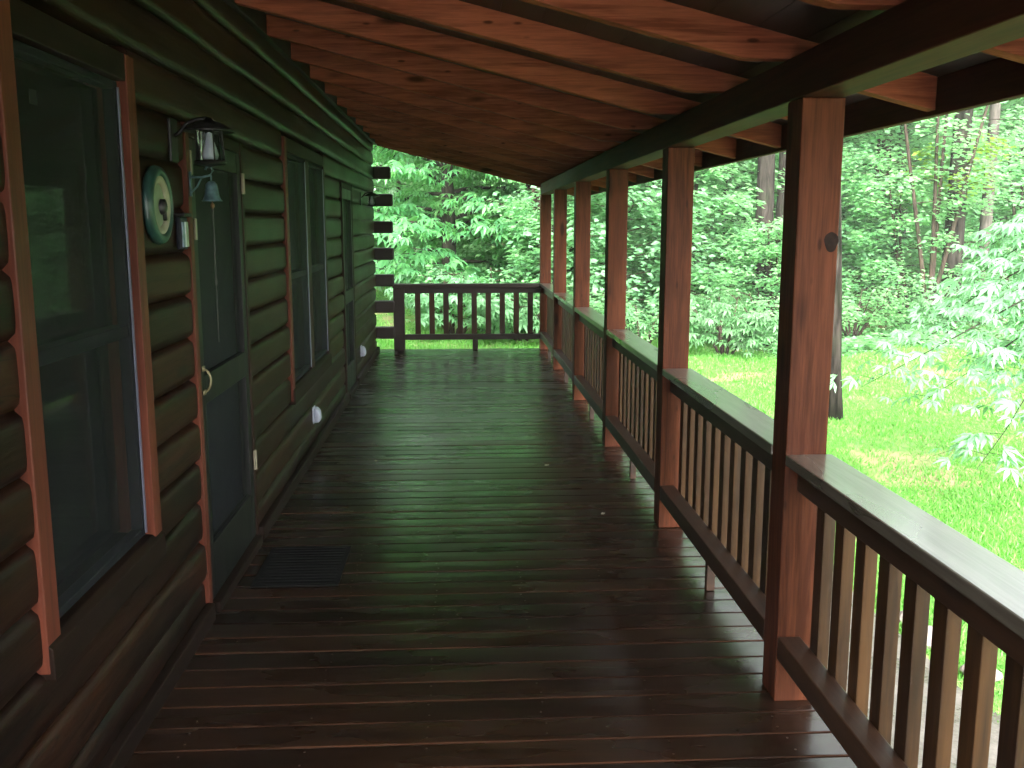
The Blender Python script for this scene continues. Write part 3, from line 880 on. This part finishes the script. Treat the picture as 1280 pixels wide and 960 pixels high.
def bell():
    r = empty('dinner_bell', (XO+0.002, 4.135, 1.89)); tag(r, 'small patina blue bell hanging from a scroll bracket on the door trim', 'bell')
    m = MB(); m.box(0, 0.006, -0.012, 0.012, -0.05, 0.05)
    m.tube([(0.004, 0, 0.03), (0.05, 0, 0.028), (0.085, 0, 0.036), (0.097, 0, 0.055), (0.088, 0, 0.072), (0.072, 0, 0.072), (0.066, 0, 0.058)], 0.0055, 8)
    m.tube([(0.004, 0, -0.035), (0.03, 0, -0.01), (0.05, 0, 0.028)], 0.004, 8)
    m.tube([(0.088, 0, 0.036), (0.088, 0, 0.012)], 0.004, 6)
    m.build('bracket', M['patina'], r, smooth=True)
    m = MB(); m.lathe([(0.003, 0.014), (0.014, 0.010), (0.023, 0.0), (0.027, -0.02), (0.030, -0.045), (0.036, -0.062), (0.042, -0.068), (0.040, -0.071), (0.030, -0.06), (0.026, -0.04), (0.018, -0.005), (0.003, 0.0)], (0.088, 0, 0), n=28); m.build('bell_body', M['patina'], r, smooth=True)
    m = MB(); m.tube([(0.088, 0, -0.04), (0.088, 0, -0.085)], 0.003, 6); m.lathe([(0.002, -0.075), (0.009, -0.083), (0.009, -0.093), (0.002, -0.102)], (0.088, 0, 0), n=12); m.build('clapper', M['bronze'], r, smooth=True)
    m = MB(); m.tube([(0.088, 0, -0.1), (0.0885, 0.001, -0.25), (0.088, 0, -0.385)], 0.0035, 6)
    pts = [(0.088, 0.012*math.sin(q)*0.8, -0.402 + 0.017*math.cos(q)) for q in np.linspace(0, 2*math.pi, 13)]
    m.tube(pts, 0.003, 6, caps=False); m.tube([(0.088, 0, -0.419), (0.087, 0, -0.66)], 0.0028, 6)
    m.build('pull_cord', M['rope'], r, smooth=True)
bell()

def plaque():
    r = empty('wall_dial', (XB+0.002, 3.68, 1.795)); tag(r, 'round wall dial with dark green rim and pale ring beside the window', 'dial')
    m = MB(); m.lathe([(0.142, 0.0), (0.146, 0.012), (0.138, 0.030), (0.118, 0.036), (0.104, 0.026), (0.10, 0.012), (0.02, 0.011)], (0, 0, 0), 'x', 48, closed=True); m.build('rim', M['green_rim'], r, smooth=True)
    m = MB(); m.lathe([(0.106, 0.0275), (0.101, 0.030), (0.082, 0.024), (0.080, 0.014)], (0, 0, 0), 'x', 48); m.build('pale_ring', M['dial_ring'], r, smooth=True)
    m = MB(); m.lathe([(0.0805, 0.0145), (0.04, 0.0148), (0.001, 0.015)], (0, 0, 0), 'x', 48); m.build('dial_face', M['dial'], r)
    m = MB(); m.lathe([(0.03, 0.016), (0.028, 0.03), (0.012, 0.036), (0.001, 0.037)], (0, 0.032, -0.006), 'x', 18); m.tube([(0.026, 0.03, -0.01), (0.026, 0.04, -0.055)], 0.008, 8); m.build('dark_figure', M['dark_blob'], r, smooth=True)
    r2 = empty('small_thermometer', (XB+0.002, 3.985, 1.69)); tag(r2, 'small slate blue thermometer box beside the door trim, below the lantern', 'thermometer')
    m = MB(); m.box(0.0, 0.02, -0.05, 0.05, -0.065, 0.065); m.build('casing', M['sash'], r2, bevel=0.006)
    m = MB(); m.box(0.0205, 0.026, -0.04, -0.012, -0.055, 0.045); m.build('panel', M['blue_panel'], r2, bevel=0.002)
    m = MB(); m.box(0.0205, 0.027, -0.006, 0.006, -0.055, 0.045); m.build('scale_strip', M['white_plastic'], r2, bevel=0.002)
    m = MB(); m.box(0.0205, 0.026, 0.012, 0.042, -0.055, 0.045); m.build('panel', M['dial'], r2, bevel=0.002)
    m = MB(); m.box(-0.001, 0.04, -0.055, 0.055, 0.0655, 0.08); m.build('cover', M['iron'], r2, bevel=0.004)
plaque()

def outlet(loc, label):
    r = empty('outlet_cover', loc); tag(r, label, 'outlet', 'white outlet covers low on the log wall')
    m = MB(); m.box(0, 0.012, -0.052, 0.052, -0.065, 0.065); m.build('plate', M['white_plastic'], r, bevel=0.008)
    m = MB(); m.prism([(0.0125, -0.06), (0.05, -0.055), (0.062, -0.03), (0.055, 0.03), (0.035, 0.055), (0.0125, 0.06)], 'y', -0.045, 0.045); m.build('cover', M['white_plastic'], r, bevel=0.012)
outlet((XB, 7.32, 0.285), 'white outlet cover low on the logs under the double window')
outlet((XB, 11.0, 0.30), 'far white outlet cover low on the logs past the second door')

def doormat():
    rd = random.Random(2)
    m = MB(); m.box(-0.21, 0.21, -0.28, 0.28, 0.003, 0.014)
    for i in range(14):
        y = -0.26 + i*0.04
        m.box(-0.19, 0.19, y-0.009, y+0.009, 0.0145, 0.018)
    o = m.build('doormat', M['mat'], None, bevel=0.002); o.location = (-0.80, 4.73, 0)
    tag(o, 'dark rubber doormat on the deck before the near door', 'doormat')
doormat()
def petals():
    for i, (x, y, rz, lb) in enumerate([(0.63, 6.75, 0.3, 'pale fallen petal on the deck, nearer the third post'),
                                        (0.86, 5.55, 1.1, 'pale fallen petal on the deck beside the second post'),
                                        (-0.62, 6.95, 2.0, 'pale curled petal on the deck on the cabin side')]):
        m = MB(); n = 12
        vs = [(0.016*math.cos(2*math.pi*k/n)*(1.3 if k % 2 else 1), 0.012*math.sin(2*math.pi*k/n), 0.003+0.005*abs(math.sin(k*1.3))) for k in range(n)]
        m.v = vs + [(0, 0, 0.002)]; m.f = [(k, (k+1) % n, n) for k in range(n)]
        o = m.build('petal', M['petal']); o.location = (x, y, 0.001); o.rotation_euler = (0, 0, rz)
        tag(o, lb, 'petal', 'petals fallen on the deck')
petals()

# ------------------------------------------------------------------ vegetation
def mesh_np(name, V, F, mat, parent=None, smooth=False):
    me = bpy.data.meshes.new(name)
    n, k = F.shape
    me.vertices.add(len(V)); me.vertices.foreach_set('co', np.ascontiguousarray(V, np.float32).ravel())
    me.loops.add(n*k); me.loops.foreach_set('vertex_index', np.ascontiguousarray(F, np.int32).ravel())
    me.polygons.add(n); me.polygons.foreach_set('loop_start', np.arange(n, dtype=np.int32)*k)
    me.update(calc_edges=True); me.validate()
    if smooth: me.polygons.foreach_set('use_smooth', [True]*n)
    me.materials.append(mat)
    o = bpy.data.objects.new(name, me); COL.objects.link(o)
    if parent: o.parent = parent
    return o

# leaf templates: (verts, tris); x = length, y = width, z = leaf normal
SIMPLE = (np.array([(0,0,0), (.45,.33,.05), (1,0,-.10), (.45,-.33,.05)], float), np.array([(0,2,1), (0,3,2)]))
def _palm():
    V, T = [], []
    for ang, ln in ((-78, .72), (-40, .9), (0, 1.0), (40, .9), (78, .72)):
        a = R(ang); d = np.array((math.cos(a), math.sin(a), 0)); s_ = np.array((-math.sin(a), math.cos(a), 0)); b = len(V)
        for (l, wd, zz) in ((0.02, 0, 0), (.55, .15, -.09), (.55, 0, -.15), (.55, -.15, -.09), (1.0, 0, -.48)):
            V.append(d*l*ln + s_*wd*ln + np.array((0, 0, zz*ln)))
        T += [(b, b+2, b+1), (b, b+3, b+2), (b+1, b+2, b+4), (b+2, b+3, b+4)]
    return np.array(V), np.array(T)
PALM = _palm()
def leaves(tpl, P, D, Nn, Sz):
    tv, tt = tpl
    D = D/np.linalg.norm(D, axis=1, keepdims=True)
    Sd = np.cross(Nn, D); Sd /= np.linalg.norm(Sd, axis=1, keepdims=True) + 1e-9
    Nn = np.cross(D, Sd)
    V = P[:, None, :] + Sz[:, None, None]*(tv[None, :, 0:1]*D[:, None, :] + tv[None, :, 1:2]*Sd[:, None, :] + tv[None, :, 2:3]*Nn[:, None, :])
    n = len(P)
    F = tt[None] + (np.arange(n)*len(tv))[:, None, None]
    return V.reshape(-1, 3), F.reshape(-1, 3)

class Veg:
    def __init__(s, seed): s.r = random.Random(seed); s.wood = MB(); s.P = []; s.D = []; s.N = []; s.S = []
    def leaf(s, p, d, n, sz): s.P.append(tuple(p)); s.D.append(tuple(d)); s.N.append(tuple(n)); s.S.append(sz)
    def trunk(s, h, r0, lean=(0, 0), base=(0, 0, -0.15), r1=None, n=9, wob=0.06, steps=9):
        pts = []; rad = []
        ph = s.r.uniform(0, 6)
        for i in range(steps+1):
            t = i/steps
            pts.append(Vector((base[0] + lean[0]*t*h + wob*math.sin(t*5+ph)*t, base[1] + lean[1]*t*h + wob*math.cos(t*4+ph)*t, base[2] + t*h)))
            flare = 1 + 0.45*max(0, 1 - t*h/0.5)
            rad.append((r0*(1-t) + (r1 if r1 is not None else r0*0.45)*t)*flare)
        s.wood.tube(pts, rad, n)
        return pts
    def at(s, pts, z):
        for a, b in zip(pts, pts[1:]):
            if a.z <= z <= b.z: return a.lerp(b, (z-a.z)/max(1e-6, b.z-a.z))
        return pts[-1].copy()
    def bough(s, p0, az, L, elev, droop, r0, lsz, twigs, per, spread=1.0, kind='simple', tl=0.42):
        rr = s.r
        d = Vector((math.sin(az), math.cos(az), 0)); side = Vector((d.y, -d.x, 0))
        def at(t):
            bend = 0.12*math.sin(t*3+az*5)*L
            return p0 + d*(L*t) + side*bend*t + Vector((0, 0, L*(math.sin(elev)*t - droop*t*t)))
        n = 7
        s.wood.tube([at(i/n) for i in range(n+1)], [r0*(1-0.85*i/n) for i in range(n+1)], 5, caps=False)
        for k in range(twigs):
            t = 0.22 + 0.78*(k+rr.random())/twigs
            q = at(t); sg = 1 if k % 2 else -1
            ang = R(rr.uniform(30, 75))*sg*spread if t < 0.97 else 0
            td = (d*math.cos(ang) + side*math.sin(ang)).normalized()
            tL = L*tl*(1.15 - 0.65*t)*rr.uniform(0.6, 1.15)
            up = rr.uniform(-0.02, 0.16)
            e = q + td*tL + Vector((0, 0, tL*(up - 0.22)))
            mid = q + td*tL*0.5 + Vector((0, 0, tL*up*0.8))
            s.wood.tube([q, mid, e], [r0*0.22, r0*0.15, r0*0.07], 3, caps=False)
            for j in range(per):
                u = 0.15 + 0.85*(j+rr.random())/per
                p = q.lerp(mid, u*2) if u < 0.5 else mid.lerp(e, u*2-1)
                yaw_ = rr.uniform(-1.3, 1.3)
                ld = Vector((td.x*math.cos(yaw_) - td.y*math.sin(yaw_), td.x*math.sin(yaw_) + td.y*math.cos(yaw_), rr.uniform(-0.40, 0.15) if kind == 'simple' else rr.uniform(-0.45, 0.15)))
                nn = Vector((rr.gauss(0, 0.42), rr.gauss(0, 0.42) - 0.1, 1)) 
                s.leaf(p + Vector((rr.gauss(0, .5), rr.gauss(0, .5), rr.gauss(0, .65 if kind == 'simple' else .22)))*lsz*1.2, ld, nn, lsz*rr.uniform(0.65, 1.2))
    def build(s, name, leaf_m, bark_m, tpl=SIMPLE, leafname='crown'):
        root = empty(name)
        s.wood.build('trunk', bark_m, root, smooth=True)
        if s.P:
            V, F = leaves(tpl, np.array(s.P), np.array(s.D), np.array(s.N), np.array(s.S))
            mesh_np(leafname, V, F, leaf_m, root)
        return root

# --- prototypes -----------------------------------------------------------
def buckeye(seed, h, r0, zs, Lr, nb, lsz, twigs, per, lean=(0, 0), az_pref=None, mat='leaf_buckeye', droop=(0.28, 0.5), bark='bark_brown'):
    v = Veg(seed); pts = v.trunk(h, r0, lean)
    for i in range(nb):
        z = zs[0] + (zs[1]-zs[0])*(i+v.r.random())/nb
        az = (az_pref + v.r.uniform(-1.5, 1.5)) if az_pref is not None else i*2.399 + v.r.uniform(-0.4, 0.4)
        v.bough(v.at(pts, z), az, v.r.uniform(*Lr), R(v.r.uniform(8, 32)), v.r.uniform(*droop), r0*0.28, lsz, twigs, per, kind='palm')
    return v.build('buckeye_tree', M[mat], M[bark], PALM)

def understory(seed, h, r0, zs, Lr, nb, lsz, twigs, per, stems=1, mat='leaf_understory', bark='bark_brown', name='understory_tree'):
    v = Veg(seed)
    for st in range(stems):
        ln = (0, 0) if stems == 1 else (v.r.uniform(-0.22, 0.22), v.r.uniform(-0.15, 0.15))
        pts = v.trunk(h*v.r.uniform(0.85, 1.1), r0, ln, base=(v.r.uniform(-.12, .12)*(stems > 1), v.r.uniform(-.12, .12)*(stems > 1), -0.15))
        n = nb//stems
        for i in range(n):
            z = zs[0] + (zs[1]-zs[0])*(i+v.r.random())/n
            L = v.r.uniform(*Lr)*(1.1 - 0.5*(z-zs[0])/(zs[1]-zs[0]+.01))
            v.bough(v.at(pts, z), i*2.399 + st + v.r.uniform(-0.4, 0.4), L, R(v.r.uniform(0, 24)), v.r.uniform(0.05, 0.22), r0*0.22, lsz, twigs, per)
    return v.build(name, M[mat], M[bark])

def tall(seed, h, r0, lean, bark, cz, nb, Lr, lsz, low=0):
    v = Veg(seed); pts = v.trunk(h, r0, lean, n=12, wob=0.14, steps=14)
    for i in range(max(2, nb//5)):
        z = cz + (h-cz-0.5)*(i+v.r.random())/nb
        v.bough(v.at(pts, z), i*2.399, v.r.uniform(*Lr), R(v.r.uniform(10, 40)), 0.12, r0*0.3, lsz, 9, 9)
    for i in range(low):
        z = v.r.uniform(2.2, cz)
        v.bough(v.at(pts, z), v.r.uniform(0, 6.28), v.r.uniform(0.9, 2.0), R(v.r.uniform(-5, 20)), 0.15, r0*0.12, lsz*0.75, 7, 9)
    return v.build('tall_tree', M['leaf_wood'], M[bark])

def shrub(seed, h, spread, stems, lsz, per, mat, name='shrub', tpl=SIMPLE, kind='simple'):
    v = Veg(seed)
    for st in range(stems):
        az = st*2.399 + v.r.uniform(-.3, .3); ln = v.r.uniform(0.3, 1.0)*spread/h
        hh = h*v.r.uniform(0.7, 1.05)
        pts = v.trunk(hh, 0.022, (math.sin(az)*ln, math.cos(az)*ln), base=(0.06*math.sin(az), 0.06*math.cos(az), -0.08), n=5, steps=5, wob=0.03)
        for i in range(4):
            v.bough(v.at(pts, hh*(0.40+0.16*i)), az + v.r.uniform(-1.2, 1.2), spread*v.r.uniform(0.5, 0.9), R(v.r.uniform(5, 30)), 0.25, 0.010, lsz, 6, per, kind=kind)
    return v.build(name, M[mat], M['bark_brown'], tpl, 'foliage')

def place(o, x, y, rz, sc, label, cat, group, dz=0.0):
    o.location = (x, y, float(gnd(x, y)) + dz); o.rotation_euler = (0, 0, rz); o.scale = (sc, sc, sc)
    tag(o, label, cat, group)
    return o

# far mass of the wood
def woods():
    n = 110000
    a = rng.uniform(R(-14), R(40), n); d = rng.uniform(31, 52, n)
    # clumped: keep leaves near random clump centres
    ca = rng.uniform(R(-14), R(40), 420); cd = rng.uniform(31, 50, 420); ch = rng.uniform(0.2, 8.5, 420)
    k = rng.integers(0, 420, n)
    a = ca[k] + rng.normal(0, 0.028, n); d = cd[k] + rng.normal(0, 0.9, n)
    x = d*np.sin(a); y = d*np.cos(a); z = gnd(x, y) + np.maximum(0.05, ch[k] + rng.normal(0, 0.42, n) - 0.12*((a-ca[k])/0.028)**2)
    P = np.stack([x, y, z], 1)
    D = np.stack([rng.normal(0, 1, n), rng.normal(0, 1, n), rng.uniform(-0.7, 0.1, n)], 1)
    Nn = np.stack([rng.normal(0, .4, n), rng.normal(-.25, .4, n), np.ones(n)], 1)
    V, F = leaves(SIMPLE, P, D, Nn, rng.uniform(0.22, 0.42, n))
    o = mesh_np('far_woods', V, F, M['leaf_wood']); tag(o, 'far green mass of woodland foliage on the hillside', 'woods', kind='stuff')
woods()

def ground_cover():
    """low leafy plants on the forest floor along the lawn's edge"""
    n = 42000
    a = rng.uniform(R(-3), R(36), n); rr = rng.uniform(0, 1, n)**1.6*15
    x0 = np.sin(a); y0 = np.cos(a)
    e = np.maximum(edge_r(x0*17, y0*17), 16)
    d = e + rr
    x = d*x0; y = d*y0
    keep = np.sin(x*2.1+1)*np.sin(y*1.7) + 0.6*np.sin(x*5.3)*np.sin(y*4.1+2) > -0.45
    x, y = x[keep], y[keep]; m = len(x)
    hmap = 0.06 + 0.35*np.clip(np.sin(x*1.7+2)*np.sin(y*1.3+1) + 0.3, 0, 1)
    z = gnd(x, y) + rng.uniform(0.02, 1, m)*hmap
    P = np.stack([x, y, z], 1)
    D = np.stack([rng.normal(0, 1, m), rng.normal(0, 1, m), rng.uniform(-0.5, 0.3, m)], 1)
    Nn = np.stack([rng.normal(0, .35, m), rng.normal(0, .35, m), np.ones(m)], 1)
    V, F = leaves(SIMPLE, P, D, Nn, rng.uniform(0.07, 0.16, m))
    o = mesh_np('ground_cover', V, F, M['leaf_understory']); tag(o, 'low leafy ground cover along the edge of the wood', 'ground cover', kind='stuff')
ground_cover()

def grass():
    def blades(n, rlo, rhi, h):
        a = rng.uniform(R(-12), R(38), n); d = np.sqrt(rng.uniform(rlo**2, rhi**2, n))
        x = d*np.sin(a); y = d*np.cos(a)
        ok = (d < edge_r(x, y) + 0.3) & ~((x < 2.52) & (y < 13.7)) & (x > -3.5)
        pat = np.sin(x*1.9+0.3)*np.sin(y*1.4+1.2) + 0.7*np.sin(x*4.3+2)*np.sin(y*3.7)
        ok &= (pat < 0.8) | (rng.random(n) < 0.5)
        x, y, d = x[ok], y[ok], d[ok]; m = len(x)
        z = gnd(x, y) - 0.005
        hh = h*rng.uniform(0.5, 1.3, m)*(1 + 0.4*np.sin(x*3)*np.sin(y*2.6)); az = rng.uniform(0, 2*math.pi, m); wd = 0.0035 + 0.0006*d
        lean = rng.normal(0, 0.45, (m, 2))
        c, s_ = np.cos(az)*wd, np.sin(az)*wd
        A = np.stack([x-c, y-s_, z], 1); B = np.stack([x+c, y+s_, z], 1)
        T = np.stack([x+lean[:, 0]*hh, y+lean[:, 1]*hh, z+hh], 1)
        return np.stack([A, B, T], 1).reshape(-1, 3)
    V = np.concatenate([blades(90000, 3.8, 9, 0.045), blades(130000, 9, 19, 0.05), blades(30000, 13, 34, 0.06)])
    F = np.arange(len(V)).reshape(-1, 3)
    o = mesh_np('grass', V, F, M['grass']); tag(o, 'short wet lawn grass beyond the path', 'grass', kind='stuff')
grass()

def stones():
    spots = [(2.62, 4.95, 0.10), (2.66, 5.25, 0.07), (2.70, 4.55, 0.08)]
    lbs = ['largest brown border stone at the path edge, seen between balusters', 'small border stone beyond the largest one at the path edge', 'border stone nearest the viewer at the path edge']
    for (x, y, s), lb in zip(spots, lbs):
        bm = bmesh.new(); bmesh.ops.create_icosphere(bm, subdivisions=3, radius=1)
        rd = random.Random(int(x*1000+y*10))
        for v_ in bm.verts:
            k = 1 + 0.18*math.sin(v_.co.x*3+y)*math.cos(v_.co.y*4+x) + rd.uniform(-.03, .03)
            v_.co = Vector((v_.co.x*s*1.3*k, v_.co.y*s*k, v_.co.z*s*0.65*k))
        me = bpy.data.meshes.new('border_stone'); bm.to_mesh(me); bm.free(); me.materials.append(M['stone'])
        o = bpy.data.objects.new('border_stone', me); COL.objects.link(o); o.location = (x, y, float(gnd(x, y)) + s*0.3)
        tag(o, lb, 'stone', 'stones bordering the path')
stones()

# --- trees past the end of the porch -------------------------------------
GE = 'leafy trees past the end railing'
v = buckeye(21, 5.2, 0.17, (0.4, 4.5), (1.5, 2.8), 40, 0.23, 12, 6, bark='bark_dark')
place(v, -0.2, 20.8, 0.4, 1.1, 'large drooping leaved tree with one dark trunk past the end railing', 'tree', GE)
v = buckeye(22, 4.8, 0.10, (0.3, 4.1), (1.2, 2.3), 34, 0.22, 11, 6)
place(v, 1.6, 21.6, 2.0, 1.1, 'drooping leaved tree with brown trunks beside the far corner post', 'tree', GE)
v2 = buckeye(23, 5.0, 0.09, (0.3, 4.3), (1.1, 2.4), 34, 0.27, 10, 5, mat='leaf_blue')
place(v2, -2.6, 24.0, 1.0, 1.1, 'pale bluish leaved tree seen between the log ends', 'tree', GE)
for i, (dx, dy, ln) in enumerate([(1.55, 18.9, 0.03), (1.72, 19.3, -0.02), (1.38, 19.5, 0.05)]):
    vv = Veg(60+i); vv.trunk(7, 0.085, (ln, 0)); 
    for k in range(6): vv.bough(Vector((ln*4.5, 0, 4.4+0.35*k)), k*2.4, 1.8, R(20), 0.2, 0.03, 0.2, 7, 4, kind='palm')
    o = vv.build('slender_tree', M['leaf_buckeye'], M['bark_brown'], PALM)
    place(o, dx, dy, 0, 1, ['left slender brown trunk of three behind the end railing', 'middle slender brown trunk of three behind the end railing', 'right slender brown trunk of three behind the end railing'][i], 'tree', GE)

# --- the tree reaching in from the right ----------------------------------
def reaching_tree():
    v = Veg(31)
    pts = v.trunk(6.5, 0.12, (0.0, 0.0))
    # boughs listed by where their tips hang (world coordinates), then a few growing the other way
    tips = [(3.05, 7.0, 0.50, 1.5), (3.45, 6.5, 0.05, 1.3), (3.70, 7.5, 0.72, 1.6), (4.10, 7.7, 0.98, 1.8), (4.35, 8.1, 1.22, 2.0), (3.95, 6.6, 0.35, 1.2),
            (4.15, 6.9, 0.75, 1.5), (4.55, 8.3, 1.45, 2.2), (3.55, 7.1, 0.35, 1.4), (4.45, 7.6, 0.55, 1.3), (4.7, 8.0, 1.0, 1.7)]
    gz = float(gnd(5.45, 7.6))
    for (x, y, z, z0) in tips:
        dx, dy = x-5.45, y-7.6; L = math.hypot(dx, dy); dr = 0.22
        v.bough(v.at(pts, z0-gz), math.atan2(dx, dy), L, math.asin(max(-0.9, min(0.9, (z-z0)/L + dr))), dr, 0.013, 0.125, 14, 6, kind='palm', tl=0.30)
    for (z, az, L, el, dr) in [(3.3, 0.5, 1.8, 15, .2), (3.5, 2.0, 1.8, 15, .2), (3.8, 3.4, 1.6, 15, .2), (4.3, -2.6, 1.5, 20, .2), (4.6, -1.5, 1.4, 20, .2)]:
        v.bough(v.at(pts, z), az, L, R(el), dr, 0.022, 0.135, 10, 4, kind='palm', tl=0.36)
    return v.build('buckeye_tree', M['leaf_blue'], M['bark_dark'], PALM)
t = reaching_tree()
place(t, 5.45, 7.6, 0, 1.0, 'pale leaved tree just off the right edge, its low boughs reaching over the lawn', 'tree', None)

# --- tall trunks -----------------------------------------------------------
GT = 'tall woodland trees beyond the lawn'
tA = tall(41, 13, 0.24, (0.0, 0.01), 'bark_dark', 6.5, 16, (2.0, 3.6), 0.24, low=3)
tB = tall(42, 12, 0.15, (0.01, -0.01), 'bark_pale', 6.0, 13, (1.6, 3.0), 0.24, low=3)
tC = tall(43, 11, 0.10, (-0.015, 0.0), 'bark_brown', 5.0, 12, (1.4, 2.6), 0.22, low=5)
tL = tall(44, 10, 0.082, (-0.045, 0.0), 'bark_dark', 5.0, 10, (1.2, 2.0), 0.2)
def tree_copy(src, used=[]):
    if src not in used: used.append(src); return src
    return copy_tree(src)
tall_list = [
    (tL, 4.36, 10.75, 0.0, 1.0, 'dark trunked tree on the lawn, partly hidden by the nearest post'),
    (tA, 5.85, 18.3, 1.0, 0.82, 'thick dark trunk between the nearest and second posts'),
    (tA, 6.35, 18.9, 2.2, 0.5, 'thinner dark trunk just right of the thick one, between the nearest and second posts'),
    (tA, 9.65, 18.4, 4.0, 0.86, 'thickest grey brown trunk in the wood, right of the nearest post'),
    (tB, 10.75, 19.3, 0.6, 0.86, 'pale straight trunk right of the thickest trunk, near the right edge'),
    (tB, 9.75, 21.0, 2.6, 1.0, 'pale broad trunk further back, left of the thickest trunk'),
    (tC, 9.25, 20.8, 2.9, 1.2, 'short looking brown trunk left of the forked slender stems'),
    (tC, 14.2, 30.5, 5.0, 1.1, 'thin brown trunk behind the thickest trunk'),
    (tC, 16.9, 28.0, 1.7, 1.1, 'thin brown trunk at the right edge of the wood'),
    (tA, 3.3, 26.0, 3.3, 0.8, 'dark trunk far back between the third and fourth posts'),
    (tC, 5.6, 27.0, 0.2, 1.1, 'thin brown trunk far back behind the second post'),
    (tB, 10.3, 29.5, 3.6, 0.9, 'pale thin trunk far back, just right of the nearest post'),
    (tC, 9.9, 27.0, 4.4, 0.9, 'thin dark stem behind the leaves, just right of the nearest post'),
]
for (src, x, y, rz, sc, lb) in tall_list:
    place(tree_copy(src), x, y, rz, sc, lb, 'tree', GT)

# --- understory -------------------------------------------------------------
GU = 'small leafy trees at the edge of the wood'
uA = understory(51, 4.6, 0.055, (0.4, 4.5), (1.1, 1.9), 46, 0.14, 13, 14)
uB = understory(52, 5.2, 0.06, (0.6, 5.0), (1.2, 2.1), 46, 0.15, 13, 14, mat='leaf_blue')
uC = understory(53, 3.2, 0.045, (0.3, 3.0), (1.1, 1.9), 36, 0.13, 12, 13, stems=2)
uD = understory(54, 5.5, 0.05, (2.2, 5.2), (1.0, 2.2), 28, 0.14, 10, 11, stems=4, name='multi_stem_tree')
uY = understory(55, 4.2, 0.04, (2.3, 3.9), (0.9, 1.7), 10, 0.15, 8, 7, mat='leaf_yellow')
und = [
    (uD, 9.0, 17.9, 0.4, 0.95, 'forked tree of several slender stems, right of the nearest post'),
    (uY, 9.7, 18.6, 1.2, 0.9, 'small tree with yellow green leaves before the thickest trunk'),
    (uB, 3.1, 17.8, 0.2, 1.0, 'bluish leaved small tree between the third and fourth posts'),
    (uA, 4.6, 18.6, 1.4, 1.0, 'bright green small tree between the second and third posts'),
    (uB, 5.4, 19.6, 2.8, 1.05, 'pale bluish tree just right of the second post'),
    (uC, 5.9, 17.3, 0.9, 0.75, 'bushy small tree under the thick dark trunk'),
    (uA, 7.7, 20.3, 3.3, 1.0, 'bright green tree just left of the nearest post'),
    (uB, 8.9, 20.4, 4.2, 1.05, 'pale leaved tree just right of the nearest post'),
    (uC, 9.0, 18.9, 2.2, 0.9, 'low bushy tree just right of the nearest post, before the pale leaved one'),
    (uB, 14.8, 24.0, 0.8, 1.15, 'broad pale layered tree at the right edge of the picture'),
    (uA, 15.5, 27.5, 2.1, 1.4, 'tall bright green tree filling the upper right corner'),
    (uC, 12.6, 20.8, 1.1, 1.1, 'low bushy tree behind the reaching boughs at the right'),
    (uA, 11.5, 28.5, 0.5, 1.45, 'green tree deep in the wood behind the forked stems'),
    (uB, 7.2, 25.5, 1.9, 1.5, 'pale green tree deep behind the thick dark trunk'),
    (uA, 3.9, 23.5, 3.9, 1.45, 'green tree deep in the wood behind the third post'),
    (uA, 2.5, 21.5, 5.6, 1.2, 'green tree behind the fifth post'),
    (uC, 2.2, 18.6, 2.4, 0.9, 'low bush tree just beyond the far corner post'),
    (uB, 10.6, 23.6, 3.0, 1.2, 'pale layered tree behind the forked stems'),
    (uA, -1.6, 27.0, 1.0, 1.5, 'green tree far behind the drooping leaved tree'),
    (uB, -4.2, 33.0, 2.0, 1.6, 'pale tree at the far left edge of the lawn'),
]
for (src, x, y, rz, sc, lb) in und:
    place(tree_copy(src), x, y, rz, sc, lb, 'tree', GU)

# --- shrubs -----------------------------------------------------------------
GS = 'shrubs along the edge of the lawn'
sA = shrub(71, 1.0, 0.75, 9, 0.16, 3, 'leaf_blue', 'fountain_shrub', PALM, 'palm')
sB = shrub(72, 1.1, 0.8, 9, 0.10, 7, 'leaf_understory')
sh = [
    (sA, 4.45, 15.7, 0.0, 1.0, 'silvery leaved shrub with bare upright stems right of the second post'),
    (sB, 5.55, 16.9, 0.7, 1.0, 'green shrub behind the silvery leaved shrub'),
    (sB, 3.0, 15.9, 2.0, 1.0, 'green shrub between the third and second posts'),
    (sB, 7.4, 17.6, 4.0, 0.9, 'green shrub just left of the nearest post at the lawn edge'),
    (sA, 9.1, 17.3, 2.2, 0.75, 'pale leaved shrub below the forked stems'),
    (sB, 11.2, 18.3, 1.0, 0.9, 'green shrub right of the forked stems'),
    (sA, 1.15, 17.6, 5.0, 1.15, 'pale leaved shrub right behind the end railing, beside the corner post'),
    (sA, -0.1, 18.3, 0.6, 1.25, 'pale leaved shrub behind the middle of the end railing'),
    (sB, 0.55, 18.9, 3.0, 1.2, 'green shrub behind the two pale shrubs past the end railing'),
    (sA, 2.4, 16.6, 1.3, 0.9, 'pale leaved shrub beyond the far corner post'),
]
for (src, x, y, rz, sc, lb) in sh:
    place(tree_copy(src), x, y, rz, sc, lb, 'shrub', GS)

# ------------------------------------------------------------------ damp air after the rain
def haze():
    mb = MB(); mb.box(-170, 170, -130, 170, -3.0, 42)
    m, t, N, L = new_mat('damp_air')
    v = N.new('ShaderNodeVolumePrincipled'); v.inputs['Color'].default_value = (0.93, 0.97, 0.96, 1); v.inputs['Density'].default_value = 0.0011
    o = N.new('ShaderNodeOutputMaterial'); L.new(v.outputs[0], o.inputs['Volume'])
    tag(mb.build('haze', m), kind='stuff')
haze()
